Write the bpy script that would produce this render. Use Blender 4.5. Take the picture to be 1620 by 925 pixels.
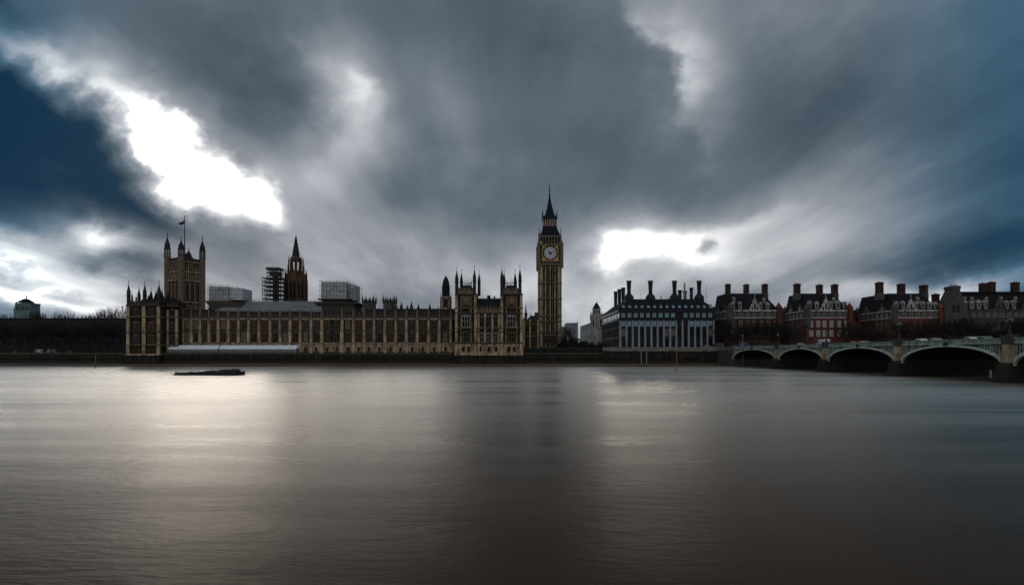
import bpy, math, random
from mathutils import Vector, Matrix
R = math.radians
random.seed(7)
sc = bpy.context.scene
for o in list(bpy.data.objects):
    bpy.data.objects.remove(o)
COL = sc.collection
F = 1000.0      # focal length in photo pixels
HY = 559.0      # horizon row of the photo
CX = 810.0
CAMZ = 5.7

# ------------------------------------------------------------------ camera
cam = bpy.data.cameras.new('camera')
camo = bpy.data.objects.new('camera', cam)
COL.objects.link(camo)
camo.location = (0, 0, CAMZ)
camo.rotation_euler = (R(90), 0, 0)
cam.sensor_width = 36
cam.lens = 36 * F / 1620
cam.shift_y = (HY - 462.5) / 1620
cam.clip_start = 0.5
cam.clip_end = 9000
sc.camera = camo

# ------------------------------------------------------------------ view
sc.view_settings.view_transform = 'Standard'
sc.view_settings.look = 'None'
sc.view_settings.gamma = 1
sc.view_settings.exposure = 0
sc.view_settings.use_curve_mapping = False
sc.render.film_transparent = False

SUN_AZ, SUN_EL = -22.5, 1.0       # behind the torn gap in the clouds

# ------------------------------------------------------------------ sky
class V:
    """a float socket with arithmetic, to write shader maths as formulas"""
    nt = None
    def __init__(s, sock): s.s = sock
    @staticmethod
    def op(name, *a, clamp=False):
        n = V.nt.nodes.new('ShaderNodeMath'); n.operation = name; n.use_clamp = clamp
        for i, x in enumerate(a):
            if isinstance(x, V): V.nt.links.new(x.s, n.inputs[i])
            else: n.inputs[i].default_value = x
        return V(n.outputs[0])
    def __add__(s, o): return V.op('ADD', s, o)
    __radd__ = __add__
    def __sub__(s, o): return V.op('SUBTRACT', s, o)
    def __rsub__(s, o): return V.op('SUBTRACT', o, s)
    def __mul__(s, o): return V.op('MULTIPLY', s, o)
    __rmul__ = __mul__
    def __truediv__(s, o): return V.op('DIVIDE', s, o)
def vmax(a, b): return V.op('MAXIMUM', a, b)
def vmin(a, b): return V.op('MINIMUM', a, b)
def sstep(x, a, b):
    n = V.nt.nodes.new('ShaderNodeMapRange'); n.interpolation_type = 'SMOOTHSTEP'
    V.nt.links.new(x.s, n.inputs[0])
    n.inputs[1].default_value = a; n.inputs[2].default_value = b
    n.inputs[3].default_value = 0; n.inputs[4].default_value = 1
    return V(n.outputs[0])
def noise(x, y, z, scale, detail=3, rough=.5):
    c = V.nt.nodes.new('ShaderNodeCombineXYZ')
    for i, k in enumerate((x, y, z)):
        if isinstance(k, V): V.nt.links.new(k.s, c.inputs[i])
        else: c.inputs[i].default_value = k
    n = V.nt.nodes.new('ShaderNodeTexNoise')
    V.nt.links.new(c.outputs[0], n.inputs['Vector'])
    n.inputs['Scale'].default_value = scale
    n.inputs['Detail'].default_value = detail
    n.inputs['Roughness'].default_value = rough
    return V(n.outputs[0])

def build_sky():
    w = bpy.data.worlds.new('World'); sc.world = w
    w.use_nodes = True
    nt = w.node_tree; V.nt = nt
    nt.nodes.clear()
    out = nt.nodes.new('ShaderNodeOutputWorld')
    bg = nt.nodes.new('ShaderNodeBackground')
    bg.inputs['Strength'].default_value = 0.1
    nt.links.new(bg.outputs[0], out.inputs[0])
    tc = nt.nodes.new('ShaderNodeTexCoord')
    sep = nt.nodes.new('ShaderNodeSeparateXYZ')
    nt.links.new(tc.outputs['Generated'], sep.inputs[0])
    x, y, z = (V(sep.outputs[i]) for i in range(3))
    ya = vmax(V.op('ABSOLUTE', y), .2)
    # gnomonic sky coordinates about the wind direction (+Y), in thousandths
    tx0 = x / ya; ty0 = vmax(z, 0.0) / ya
    # polar coordinates about the vanishing point of the wind (clouds are drawn out along it)
    zz = vmax(z, 0.0) + .10
    u = x / zz; v = ya / zz
    streak = noise(u * 1.0, v * .22, 2.3, 1.5, 5, .5)
    fine = noise(u * 2.2, v * .5, 7.1, 1.9, 5, .55)
    lump = noise(tx0, ty0 * 1.5, 4.0, 4.2, 5, .5)
    lump2 = noise(tx0, ty0 * 1.4, 9.0, 4.2, 5, .5)
    rag = noise(tx0, ty0 * 1.3, 3.0, 13.0, 5, .55)
    wx = (lump - .5) * .17 + (rag - .5) * .055
    wy = (lump2 - .5) * .12 + (rag - .5) * .045
    tx = tx0 + wx; ty = ty0 + wy
    def blob(px, py, rx, ry, ang=0, sharp=None, X=None, Y=None):
        X = X or tx; Y = Y or ty
        a = R(ang); c, s = math.cos(a), math.sin(a)
        dx = X - (px - CX) / 1000; dy = Y - (HY - py) / 1000
        p = (dx * c - dy * s) / (rx / 1000)
        q = (dx * s + dy * c) / (ry / 1000)
        d2 = p * p + q * q
        if sharp:
            return 1.0 - sstep(V.op('SQRT', d2), sharp[0], sharp[1])
        return V.op('EXPONENT', d2 * -1.0)
    def side_of(p0, p1, soft, X=None, Y=None):
        """0..1 across the line p0 -> p1 (photo pixels), 1 on its lower side when drawn towards +x"""
        X = X or tx; Y = Y or ty
        ax, ay = (p0[0] - CX) / 1000, (HY - p0[1]) / 1000
        bx, by = (p1[0] - CX) / 1000, (HY - p1[1]) / 1000
        l = math.hypot(bx - ax, by - ay); nx, ny = (by - ay) / l, -(bx - ax) / l
        return sstep((X - ax) * nx + (Y - ay) * ny, -soft[0] / 1000, soft[1] / 1000)
    # ang > 0: the long axis falls towards +X
    L = .488 + (streak - .5) * .27 + (fine - .5) * .16 + (rag - .5) * .05 + (lump - .5) * .13
    def add(amp, *a, k=1, **kw):
        nonlocal L
        g = blob(*a, **kw)
        L = L + amp * (g if k == 1 else g * k)
    add(-.10, 720, 20, 330, 90, 8)                # heavy bank overhead
    add(-.11, 330, 60, 240, 80, 25)
    add(-.10, 380, 170, 120, 50, 28)
    add(-.08, 860, 150, 170, 160, 20)
    add(-.07, 985, 250, 80, 90, 30)
    add(.19, 540, 140, 110, 60, 62)               # glow through the veil
    add(.15, 574, 152, 30, 30, 10)
    add(.10, 545, 225, 50, 40, 60)
    add(.08, 490, 260, 90, 60, 30)
    add(.12, 600, 430, 360, 90, 0)
    add(-.09, 730, 330, 150, 60, 35)
    add(-.08, 380, 395, 110, 40, 20)
    add(.20, 920, 480, 130, 60, 0)
    add(-.10, 915, 440, 40, 40, 0)
    add(.09, 1060, 380, 140, 40, -8)
    add(.15, 1250, 355, 190, 75, -10)
    add(.08, 1180, 430, 160, 60, 0)
    add(-.10, 1350, 190, 240, 110, -10)
    add(-.16, 1500, 410, 190, 38, -15)
    add(.30, 1470, 468, 190, 26, -4)
    add(-.14, 1660, 330, 150, 240, 0)
    add(-.20, -40, 0, 110, 50, 20)
    add(.26, 40, 405, 190, 38, 12)
    add(.30, 150, 372, 50, 24, 28)
    add(.26, 60, 462, 170, 22, 14)
    add(-.28, 195, 420, 100, 22, 6)
    add(-.20, 20, 436, 80, 13, 10)
    add(-.16, 120, 472, 40, 8, 8)
    L = L + (.16 * blob(40, 432, 240, 60, 8)) * (.1 + streak * 1.5 + (rag - .5) * .8)
    L = .47 + (L - .47) * 1.18
    # the dark blue bank, hard edged along its upper rim
    bank = side_of((0, 92), (285, 318), (14, 40)) * (1.0 - side_of((0, 322), (330, 372), (40, 45))) * (1.0 - sstep(tx, -.53, -.47))
    L = L - .35 * bank
    # torn openings with a bright veil behind
    g1 = blob(268, 232, 92, 36, 38, (.20, 1.36))
    g2 = blob(352, 284, 92, 56, 18, (.28, 1.24))
    halo = vmax(blob(340, 245, 190, 85, 30), .6 * blob(1020, 400, 150, 60, -4))
    g2b = blob(428, 306, 52, 48, 30, (.20, 1.32))
    g3 = blob(110, 128, 150, 26, 37) * (.45 + (rag - .35) * 1.5)
    g3b = blob(170, 140, 150, 60, 36)
    g4 = vmax(vmax(blob(978, 404, 36, 26, 0), .9 * blob(1020, 392, 52, 26, -14)), vmax(.8 * blob(958, 420, 22, 20, 0), .55 * blob(1085, 392, 60, 30, 10)))
    wedge = (1.0 - side_of((1008, 20), (1086, 215), (26, 8))) * blob(1066, 105, 66, 112, -16)
    g6 = blob(1130, 366, 110, 14, -14)
    g7 = blob(222, 186, 60, 20, 38)
    L = vmax(L, .14)
    G = vmax(vmax(g1, g2), g2b)
    L = L + (.80 - .3 * L) * G * (.70 + rag * .75)
    L = L + .42 * g3 + .16 * g3b + .13 * halo + .34 * g4 * (.2 + rag * 1.4) + .34 * blob(1000, 401, 44, 16, -8) + .27 * wedge * (.35 + rag * 1.2) + .10 * g6 + .30 * g7
    L = L - .27 * blob(1112, 382, 13, 8, 10)
    # behind the viewer: an even, brighter overcast
    back = sstep(y, .12, -.25)
    Lb = .75 + (streak - .5) * .3
    L = L + (Lb - L) * back
    ramp = nt.nodes.new('ShaderNodeValToRGB')
    cr = ramp.color_ramp
    stops = [(0.0, (.004, .016, .034)), (.15, (.010, .038, .070)), (.30, (.050, .080, .107)), (.45, (.118, .152, .185)),
             (.60, (.27, .294, .332)), (.76, (.54, .565, .60)), (.88, (.88, .89, .90)), (.95, (1.5, 1.5, 1.46)), (1.0, (5.8, 5.7, 5.5))]
    while len(cr.elements) < len(stops): cr.elements.new(.5)
    for e, (p, c) in zip(cr.elements, stops):
        e.position = p; e.color = (*c, 1)
    nt.links.new(L.s, ramp.inputs[0])
    # edge vignette put into the sky colour: darker, bluer towards both ends
    sky = nt.nodes.new('ShaderNodeTexSky'); sky.sky_type = 'NISHITA'
    sky.sun_disc = False
    sky.sun_elevation = R(SUN_EL); sky.sun_rotation = R(SUN_AZ)
    side = sstep(V.op('ABSOLUTE', tx0 + .02), .50, .88) * (1.0 - back)
    tint = nt.nodes.new('ShaderNodeMix'); tint.data_type = 'RGBA'; tint.blend_type = 'MULTIPLY'
    nt.links.new((side * 1.0 * (1.0 - .75 * sstep(L, .45, .75))).s, tint.inputs[0])
    nt.links.new(ramp.outputs[0], tint.inputs[6])
    tint.inputs[7].default_value = (.44, .82, 1.06, 1)
    sc10 = nt.nodes.new('ShaderNodeVectorMath'); sc10.operation = 'SCALE'
    nt.links.new(tint.outputs[2], sc10.inputs[0]); sc10.inputs['Scale'].default_value = 10
    cover = nt.nodes.new('ShaderNodeMix'); cover.data_type = 'RGBA'
    cover.inputs[0].default_value = .985
    nt.links.new(sky.outputs[0], cover.inputs[6])
    nt.links.new(sc10.outputs[0], cover.inputs[7])
    nt.links.new(cover.outputs[2], bg.inputs['Color'])
    w.cycles.sampling_method = 'MANUAL'
    w.cycles.sample_map_resolution = 1024
build_sky()

# ------------------------------------------------------------------ sun, veiled by cloud
sl = bpy.data.lights.new('sun', 'SUN'); sl.energy = .5; sl.angle = R(42); sl.color = (.78, .78, .78)
so = bpy.data.objects.new('sun', sl); COL.objects.link(so)
d = Vector((math.sin(R(SUN_AZ)) * math.cos(R(SUN_EL)), math.cos(R(SUN_AZ)) * math.cos(R(SUN_EL)), math.sin(R(SUN_EL))))
so.rotation_euler = d.to_track_quat('Z', 'Y').to_euler()
so.location = d * 600

# ------------------------------------------------------------------ materials
def mat(name, col, rough=.8, var=.25, scale=.5, stretch=(1, 1, 1), dirt=None, dirt_amt=.5, metal=0, bump=0, bscale=6, spec=None, emit=None):
    m = bpy.data.materials.new(name); m.use_nodes = True
    nt = m.node_tree; b = nt.nodes['Principled BSDF']; L = nt.links.new
    b.inputs['Roughness'].default_value = rough
    b.inputs['Metallic'].default_value = metal
    b.inputs['Specular IOR Level'].default_value = .22 if spec is None and rough > .3 else (.5 if spec is None else spec)
    tc = nt.nodes.new('ShaderNodeTexCoord')
    mp = nt.nodes.new('ShaderNodeMapping'); mp.inputs['Scale'].default_value = stretch
    L(tc.outputs['Object'], mp.inputs[0])
    n = nt.nodes.new('ShaderNodeTexNoise'); n.inputs['Scale'].default_value = scale
    n.inputs['Detail'].default_value = 6; n.inputs['Roughness'].default_value = .65
    L(mp.outputs[0], n.inputs['Vector'])
    r = nt.nodes.new('ShaderNodeValToRGB')
    r.color_ramp.elements[0].position = .3; r.color_ramp.elements[1].position = .72
    d = dirt or tuple(c * (1 - var) for c in col)
    d = tuple(c0 * (1 - dirt_amt) + d0 * dirt_amt for c0, d0 in zip(col, d)) if dirt else d
    r.color_ramp.elements[0].color = (*d, 1)
    r.color_ramp.elements[1].color = (*[min(1, c * (1 + var * .5)) for c in col], 1)
    L(n.outputs[0], r.inputs[0]); L(r.outputs[0], b.inputs['Base Color'])
    if bump:
        n2 = nt.nodes.new('ShaderNodeTexNoise'); n2.inputs['Scale'].default_value = bscale; n2.inputs['Detail'].default_value = 5
        L(tc.outputs['Object'], n2.inputs['Vector'])
        bp = nt.nodes.new('ShaderNodeBump'); bp.inputs['Strength'].default_value = bump; bp.inputs['Distance'].default_value = .2
        L(n2.outputs[0], bp.inputs['Height']); L(bp.outputs[0], b.inputs['Normal'])
    if emit:
        b.inputs['Emission Color'].default_value = (*emit[0], 1); b.inputs['Emission Strength'].default_value = emit[1]
    return m

def brickish(name, c1, c2, mortar, sx=1.4, bh=.3, rough=.85):
    """coursed masonry with a weathered overlay"""
    m = bpy.data.materials.new(name); m.use_nodes = True
    nt = m.node_tree; b = nt.nodes['Principled BSDF']; L = nt.links.new
    b.inputs['Roughness'].default_value = rough; b.inputs['Specular IOR Level'].default_value = .2
    tc = nt.nodes.new('ShaderNodeTexCoord')
    sp = nt.nodes.new('ShaderNodeSeparateXYZ'); L(tc.outputs['Object'], sp.inputs[0])
    ad = nt.nodes.new('ShaderNodeMath'); L(sp.outputs[0], ad.inputs[0]); L(sp.outputs[1], ad.inputs[1])
    cb = nt.nodes.new('ShaderNodeCombineXYZ'); L(ad.outputs[0], cb.inputs[0]); L(sp.outputs[2], cb.inputs[1])
    br = nt.nodes.new('ShaderNodeTexBrick')
    br.inputs['Color1'].default_value = (*c1, 1); br.inputs['Color2'].default_value = (*c2, 1); br.inputs['Mortar'].default_value = (*mortar, 1)
    br.inputs['Scale'].default_value = 1; br.inputs['Brick Width'].default_value = sx; br.inputs['Row Height'].default_value = bh
    br.inputs['Mortar Size'].default_value = .025
    L(cb.outputs[0], br.inputs['Vector'])
    mp = nt.nodes.new('ShaderNodeMapping'); mp.inputs['Scale'].default_value = (1, 1, .3); L(tc.outputs['Object'], mp.inputs[0])
    n = nt.nodes.new('ShaderNodeTexNoise'); n.inputs['Scale'].default_value = .55; n.inputs['Detail'].default_value = 8; n.inputs['Roughness'].default_value = .7
    L(mp.outputs[0], n.inputs['Vector'])
    r = nt.nodes.new('ShaderNodeValToRGB'); r.color_ramp.elements[0].position = .36; r.color_ramp.elements[1].position = .66
    r.color_ramp.elements[0].color = (.2, .18, .165, 1); r.color_ramp.elements[1].color = (1.05, 1.0, .95, 1)
    L(n.outputs[0], r.inputs[0])
    mx = nt.nodes.new('ShaderNodeMix'); mx.data_type = 'RGBA'; mx.blend_type = 'MULTIPLY'; mx.inputs[0].default_value = 1
    L(br.outputs[0], mx.inputs[6]); L(r.outputs[0], mx.inputs[7]); L(mx.outputs[2], b.inputs['Base Color'])
    return m

M = {}
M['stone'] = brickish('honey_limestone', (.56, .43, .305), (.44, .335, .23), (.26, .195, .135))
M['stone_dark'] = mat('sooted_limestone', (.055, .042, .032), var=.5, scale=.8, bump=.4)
M['stone_trim'] = mat('carved_limestone', (.15, .112, .078), var=.6, scale=1.4, stretch=(1, 1, .4), bump=.5)
M['soot'] = mat('sooty_pinnacle_stone', (.032, .027, .024), var=.5, scale=1.0)
M['stone_panel'] = brickish('weathered_shaded_panel_stone', (.052, .04, .03), (.04, .031, .023), (.022, .017, .013))  # recess shade put into a much darker copy of the limestone
M['stone_red'] = brickish('reddish_tower_stone', (.15, .085, .055), (.12, .068, .045), (.07, .045, .03))
M['iron'] = mat('cast_iron_roof', (.016, .019, .024), rough=.7, var=.5, scale=1.5, spec=.06)
M['slate'] = mat('slate', (.016, .017, .02), rough=.8, var=.5, scale=.8, stretch=(1, 1, 3), spec=.04)
M['glass'] = mat('dark_window_glass', (.010, .011, .013), rough=.15, var=.5, scale=.4, spec=.12)
M['pale_pane'] = mat('pale_blind_glint_pane', (.15, .135, .11), rough=.6, var=.5, scale=.6)  # pale panes: blinds, and painted stand-ins for glints off the palace glass
M['weed'] = mat('green_weedy_coping', (.045, .048, .03), var=.6, scale=.5, stretch=(.5, .5, 2), bump=.4)
M['glass_dull'] = mat('dull_leaded_glass', (.008, .008, .008), rough=.45, var=.5, scale=.6, spec=.08)
M['glass_blue'] = mat('sky_reflection_blue_glass', (.09, .20, .27), rough=.08, var=.8, scale=.25, spec=.9)  # blue sky reflection painted into the base colour
M['glass_teal'] = mat('sky_reflection_teal_glass', (.05, .26, .26), rough=.1, var=.6, scale=.35, spec=.9)  # teal sky reflection painted in the same way
M['brick'] = brickish('red_brick', (.19, .052, .028), (.145, .042, .023), (.11, .055, .038), .45, .15)
M['brick_brown'] = brickish('brown_brick', (.125, .045, .028), (.10, .036, .023), (.08, .045, .032), .45, .15)
M['brick_orange'] = brickish('orange_brick', (.22, .07, .034), (.17, .054, .027), (.12, .065, .042), .45, .15)
M['brick_sooty'] = brickish('sooty_chimney_brick', (.085, .032, .022), (.06, .025, .018), (.045, .028, .02), .45, .15)
M['portland'] = mat('portland_stone', (.34, .325, .305), var=.75, scale=.8, stretch=(1, 1, .4), bump=.3)
M['portland_dirty'] = mat('grimy_portland_stone', (.068, .064, .06), var=.6, scale=.6, stretch=(1, 1, .4), bump=.3)
M['white'] = mat('white_paint', (.7, .7, .69), rough=.5, var=.15, scale=2)
M['bronze'] = mat('dark_bronze', (.016, .019, .025), rough=.5, var=.4, scale=1, spec=.12)
M['pale_column'] = mat('pale_sandstone_pier', (.22, .235, .26), rough=.8, var=.4, scale=.8, stretch=(1, 1, .3))
M['sheet'] = mat('white_scaffold_sheeting', (.42, .44, .46), rough=.6, var=.5, scale=.5, stretch=(.4, .4, 2.5), bump=.6, bscale=2)
M['sheet_grey'] = mat('grey_corrugated_sheet', (.17, .19, .205), rough=.5, var=.45, scale=.4, stretch=(.4, 1, 4), bump=.5, bscale=3)
M['steel'] = mat('scaffold_steel', (.07, .07, .072), rough=.5, var=.4, scale=2, metal=.5)
M['timber'] = mat('weathered_timber', (.05, .043, .036), var=.4, scale=2)
M['green_rim'] = mat('cream_green_arch_paint', (.46, .54, .45), rough=.6, var=.45, scale=.9)
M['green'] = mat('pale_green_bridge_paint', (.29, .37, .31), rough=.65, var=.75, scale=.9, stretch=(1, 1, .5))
M['green_dark'] = mat('dark_green_paint_soffit_shade', (.028, .04, .034), rough=.6, var=.4, scale=1.2)  # dark green, deepened to carry the shade under the arches
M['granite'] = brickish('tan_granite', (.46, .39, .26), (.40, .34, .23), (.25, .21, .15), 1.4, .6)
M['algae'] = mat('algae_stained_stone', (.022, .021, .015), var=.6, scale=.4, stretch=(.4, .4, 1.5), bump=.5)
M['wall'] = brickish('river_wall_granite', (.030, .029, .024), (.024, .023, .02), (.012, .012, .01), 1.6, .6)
M['parapet'] = mat('grey_granite_parapet', (.16, .155, .14), var=.5, scale=.5, stretch=(.5, .5, 2), bump=.3)
M['mud'] = mat('brown_foreshore_mud', (.11, .072, .045), rough=.55, var=.55, scale=.12, stretch=(.5, 2, 1), bump=.5, bscale=1)
M['bark'] = mat('dark_bark', (.026, .021, .018), var=.5, scale=2)  # very dark bark colour
M['leaf'] = mat('evergreen_leaf', (.03, .036, .024), var=.5, scale=2)
M['asphalt'] = mat('asphalt', (.05, .05, .052), var=.3, scale=1)
M['earth'] = mat('park_ground', (.05, .052, .035), var=.4, scale=.1)
M['dark_wall'] = mat('dark_render', (.018, .017, .017), var=.4, scale=.2, stretch=(1, 1, .4))
M['opal'] = mat('opal_clock_glass', (.55, .56, .55), rough=.4, var=.08, scale=2)
M['black'] = mat('black_iron', (.015, .015, .017), rough=.5, var=.3, scale=2)
M['gold'] = mat('weathered_gilding', (.42, .27, .09), rough=.5, var=.5, scale=2, metal=.4)
M['oxred'] = mat('oxblood_paint', (.20, .035, .035), rough=.6, var=.4, scale=2)
M['canvas'] = mat('white_marquee_canvas', (.62, .66, .68), rough=.7, var=.15, scale=.6)
M['orange'] = mat('orange_marker_paint', (.34, .135, .055), rough=.6, var=.3, scale=1)
M['grey_metal'] = mat('galvanised_post', (.24, .24, .23), rough=.5, var=.3, scale=1)
M['flag'] = mat('navy_flag_cloth', (.03, .035, .08), var=.4, scale=1)
M['flag_red'] = mat('red_flag_cloth', (.25, .03, .04), var=.3, scale=1)
M['far'] = mat('hazed_concrete', (.16, .175, .19), var=.35, scale=.15, stretch=(1, 1, 2))  # distance haze put into a lighter, greyer colour
M['far_pale'] = mat('hazed_cladding', (.26, .275, .29), var=.35, scale=.2)  # paler bands, haze likewise in the colour
M['verdigris'] = mat('verdigris_copper', (.12, .185, .19), var=.4, scale=.5)
def paint(n, c): return mat(n + '_car_paint', c, rough=.25, var=.08, scale=1)
P = {'blue': paint('blue', (.03, .09, .22)), 'white': paint('white', (.45, .45, .45)), 'red': paint('red', (.22, .015, .015)),
     'black': paint('black', (.02, .02, .022)), 'silver': paint('silver', (.2, .205, .215)), 'grey': paint('grey', (.12, .125, .13))}
M['rubber'] = mat('tyre_rubber', (.02, .02, .02))
M['lamp_glass'] = mat('frosted_lamp_glass', (.2, .21, .2), rough=.3, var=.1)

def water_mat():
    m = bpy.data.materials.new('silted_river_water'); m.use_nodes = True
    nt = m.node_tree; L = nt.links.new; V.nt = nt
    nt.nodes.remove(nt.nodes['Principled BSDF'])
    silt = nt.nodes.new('ShaderNodeBsdfDiffuse'); silt.inputs['Color'].default_value = (.036, .018, .0075, 1)
    b = nt.nodes.new('ShaderNodeBsdfGlossy'); b.distribution = 'MULTI_GGX'; b.inputs['Color'].default_value = (1, .905, .80, 1)
    fr = nt.nodes.new('ShaderNodeFresnel'); fr.inputs['IOR'].default_value = 1.33
    mxs = nt.nodes.new('ShaderNodeMixShader')
    k = V.op('MINIMUM', V.op('POWER', V(fr.outputs[0]), 1.6) * 1.25, .95)   # silty water mirrors little when looked into, much at a glance
    L(k.s, mxs.inputs[0]); L(silt.outputs[0], mxs.inputs[1]); L(b.outputs[0], mxs.inputs[2])
    L(mxs.outputs[0], nt.nodes['Material Output'].inputs[0])
    tc = nt.nodes.new('ShaderNodeTexCoord')
    sp = nt.nodes.new('ShaderNodeSeparateXYZ'); L(tc.outputs['Object'], sp.inputs[0])
    x, y = V(sp.outputs[0]), V(sp.outputs[1])
    swirl = noise(x * .02, y * .05, 0, 1.0, 3)
    y2 = y + swirl * 9.0
    patches = noise(x * .012, y2 * .055, 1.0, 1.0, 4, .55)
    streaks = noise(x * .006, y2 * .16, 8.0, 1.0, 5, .6)
    rough = .29 + (patches - .45) * .34 + (streaks - .5) * .34
    L(rough.s, b.inputs['Roughness'])
    r1 = noise(x * .55, y2 * 1.5, 3.0, 1.0, 3, .55)
    r2 = noise(x * 2.2, y2 * 6.0, 5.0, 1.0, 3, .6)
    swell = noise(x * .07, y2 * .11, 6.0, 1.0, 3, .5)
    h = r1 * .10 + r2 * .035 + patches * .2 + swell * .25
    bp = nt.nodes.new('ShaderNodeBump'); bp.inputs['Strength'].default_value = .6; bp.inputs['Distance'].default_value = 1
    L(h.s, bp.inputs['Height']); L(bp.outputs[0], b.inputs['Normal'])
    return m
M['water'] = water_mat()

# ------------------------------------------------------------------ mesh helpers
def chain_loc(o):
    v = Vector((0, 0, 0))
    while o is not None:
        v += o.location; o = o.parent
    return v
class MB:
    """collects boxes, prisms, lathes and tubes and links them as ONE mesh object"""
    def __init__(s): s.v = []; s.f = []; s.mi = []; s.m = 0
    def use(s, i): s.m = i; return s
    def add(s, vs, fs):
        k = len(s.v); s.v += [tuple(p) for p in vs]
        for f in fs: s.f.append(tuple(k + i for i in f)); s.mi.append(s.m)
        return s
    def box(s, x0, x1, y0, y1, z0, z1):
        if x0 > x1: x0, x1 = x1, x0
        if y0 > y1: y0, y1 = y1, y0
        if z0 > z1: z0, z1 = z1, z0
        return s.add([(x0, y0, z0), (x1, y0, z0), (x1, y1, z0), (x0, y1, z0), (x0, y0, z1), (x1, y0, z1), (x1, y1, z1), (x0, y1, z1)],
                     [(3, 2, 1, 0), (4, 5, 6, 7), (0, 1, 5, 4), (1, 2, 6, 5), (2, 3, 7, 6), (3, 0, 4, 7)])
    def loft(s, rings, cap=True):
        """rings: lists of equally many points, joined one to the next"""
        n = len(rings[0]); vs = [p for r in rings for p in r]; fs = []
        for k in range(len(rings) - 1):
            for i in range(n):
                j = (i + 1) % n
                fs.append((k * n + i, k * n + j, (k + 1) * n + j, (k + 1) * n + i))
        if cap:
            fs.append(tuple(range(n - 1, -1, -1))); fs.append(tuple((len(rings) - 1) * n + i for i in range(n)))
        return s.add(vs, fs)
    def lathe(s, cx, cy, prof, n=8, rot=None):
        """prof: (radius, z) going up"""
        rot = math.pi / n if rot is None else rot
        return s.loft([[(cx + max(r, .004) * math.cos(rot + 2 * math.pi * i / n), cy + max(r, .004) * math.sin(rot + 2 * math.pi * i / n), z) for i in range(n)] for r, z in prof])
    def rect_loft(s, rings):
        """rings: (x0,x1,y0,y1,z)"""
        return s.loft([[(a, c, z), (b, c, z), (b, d, z), (a, d, z)] for a, b, c, d, z in rings])
    def xz(s, poly, y0, y1):
        """outline in x,z (counter-clockwise seen from -y) given depth in y"""
        return s.loft([[(x, y1, z) for x, z in poly], [(x, y0, z) for x, z in poly]])
    def yz(s, poly, x0, x1):
        return s.loft([[(x0, y, z) for y, z in poly], [(x1, y, z) for y, z in poly]])
    def tube(s, p, q, r, r2=None, n=5):
        p, q = Vector(p), Vector(q); d = (q - p)
        if d.length < 1e-6: return s
        a = d.orthogonal().normalized(); b = d.normalized().cross(a); r2 = r if r2 is None else r2
        return s.loft([[c + (a * math.cos(2 * math.pi * i / n) + b * math.sin(2 * math.pi * i / n)) * rr for i in range(n)] for c, rr in ((p, r), (q, r2))])
    def build(s, name, mats, parent=None, world=True):
        me = bpy.data.meshes.new(name)
        off = chain_loc(parent) if (parent is not None and world) else Vector((0, 0, 0))
        me.from_pydata([(a - off.x, b - off.y, c - off.z) for a, b, c in s.v], [], s.f)
        if not isinstance(mats, (list, tuple)): mats = [mats]
        for m in mats: me.materials.append(M[m] if isinstance(m, str) else m)
        me.polygons.foreach_set('material_index', s.mi)
        me.update()
        o = bpy.data.objects.new(name, me); COL.objects.link(o)
        if parent is not None: o.parent = parent
        return o
def tag(o, label, cat, group=None):
    o['label'] = label; o['category'] = cat
    if group: o['group'] = group
    return o
def thing(name, label, cat, loc=(0, 0, 0), group=None, rot=0):
    o = bpy.data.objects.new(name, None); COL.objects.link(o)
    o.empty_display_size = .5
    o.location = loc; o.rotation_euler.z = rot
    return tag(o, label, cat, group)
def struct(o, kind='structure'):
    o['kind'] = kind; return o
def copy_part(o, dx=0, dy=0, dz=0, parent=None):
    c = o.copy(); COL.objects.link(c); c.parent = parent or o.parent
    c.location = o.location + Vector((dx, dy, dz)); return c
def copy_tree(o, parent=None):
    c = o.copy(); COL.objects.link(c); c.parent = parent
    for ch in list(o.children): copy_tree(ch, c)
    return c
class U:
    """photo pixels to metres on the vertical plane at distance Y"""
    def __init__(s, Y): s.Y = Y; s.s = Y / F
    def x(s, px): return (px - CX) * s.s
    def z(s, py): return CAMZ + (HY - py) * s.s
    def box(s, mb, px0, px1, py0, py1, y0, y1): return mb.box(s.x(px0), s.x(px1), s.Y + y0, s.Y + y1, s.z(py0), s.z(py1))

# a Gothic window: dark leaded lights behind stone mullions; origin at its sill centre
def gothic_window(w, h, lights=2, transom=1, glass='glass_dull', stone='stone_trim', arch=True, bar=None, name='window', parent=None, loc=(0, 0, 0)):
    mb = MB()
    mb.use(1).box(-w / 2, w / 2, -.04, .06, 0, h)
    t = bar or w * .07
    mb.use(0)
    for i in range(lights + 1):
        x = -w / 2 + w * i / lights
        mb.box(x - t / 2, x + t / 2, -.22, -.045, 0, h)
    for k in range(transom + 1):
        z = h * k / (transom + 1)
        mb.box(-w / 2 + t / 2 + .004, w / 2 - t / 2 - .004, -.17, -.046, z, z + t * .8)
    mb.box(-w / 2 - t, w / 2 + t, -.26, -.02, h, h + t * 1.2)
    if arch:
        for i in range(lights):
            x0 = -w / 2 + w * i / lights + t / 2 + .003; x1 = -w / 2 + w * (i + 1) / lights - t / 2 - .003; xm = (x0 + x1) / 2; ah = min(h * .18, (x1 - x0) * 1.1)
            mb.xz([(x0, h - ah), (xm, h - .01), (x0, h - .01)], -.15, -.047)
            mb.xz([(x1, h - ah), (x1, h - .01), (xm, h - .01)], -.15, -.047)
    o = mb.build(name, [stone, glass], parent, world=False)
    o.location = Vector(loc) - (chain_loc(parent) if parent else Vector())
    return o
def win_at(o, x, y, z):
    c = o.copy(); COL.objects.link(c); c.parent = o.parent
    c.location = Vector((x, y, z)) - chain_loc(o.parent); return c

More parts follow.
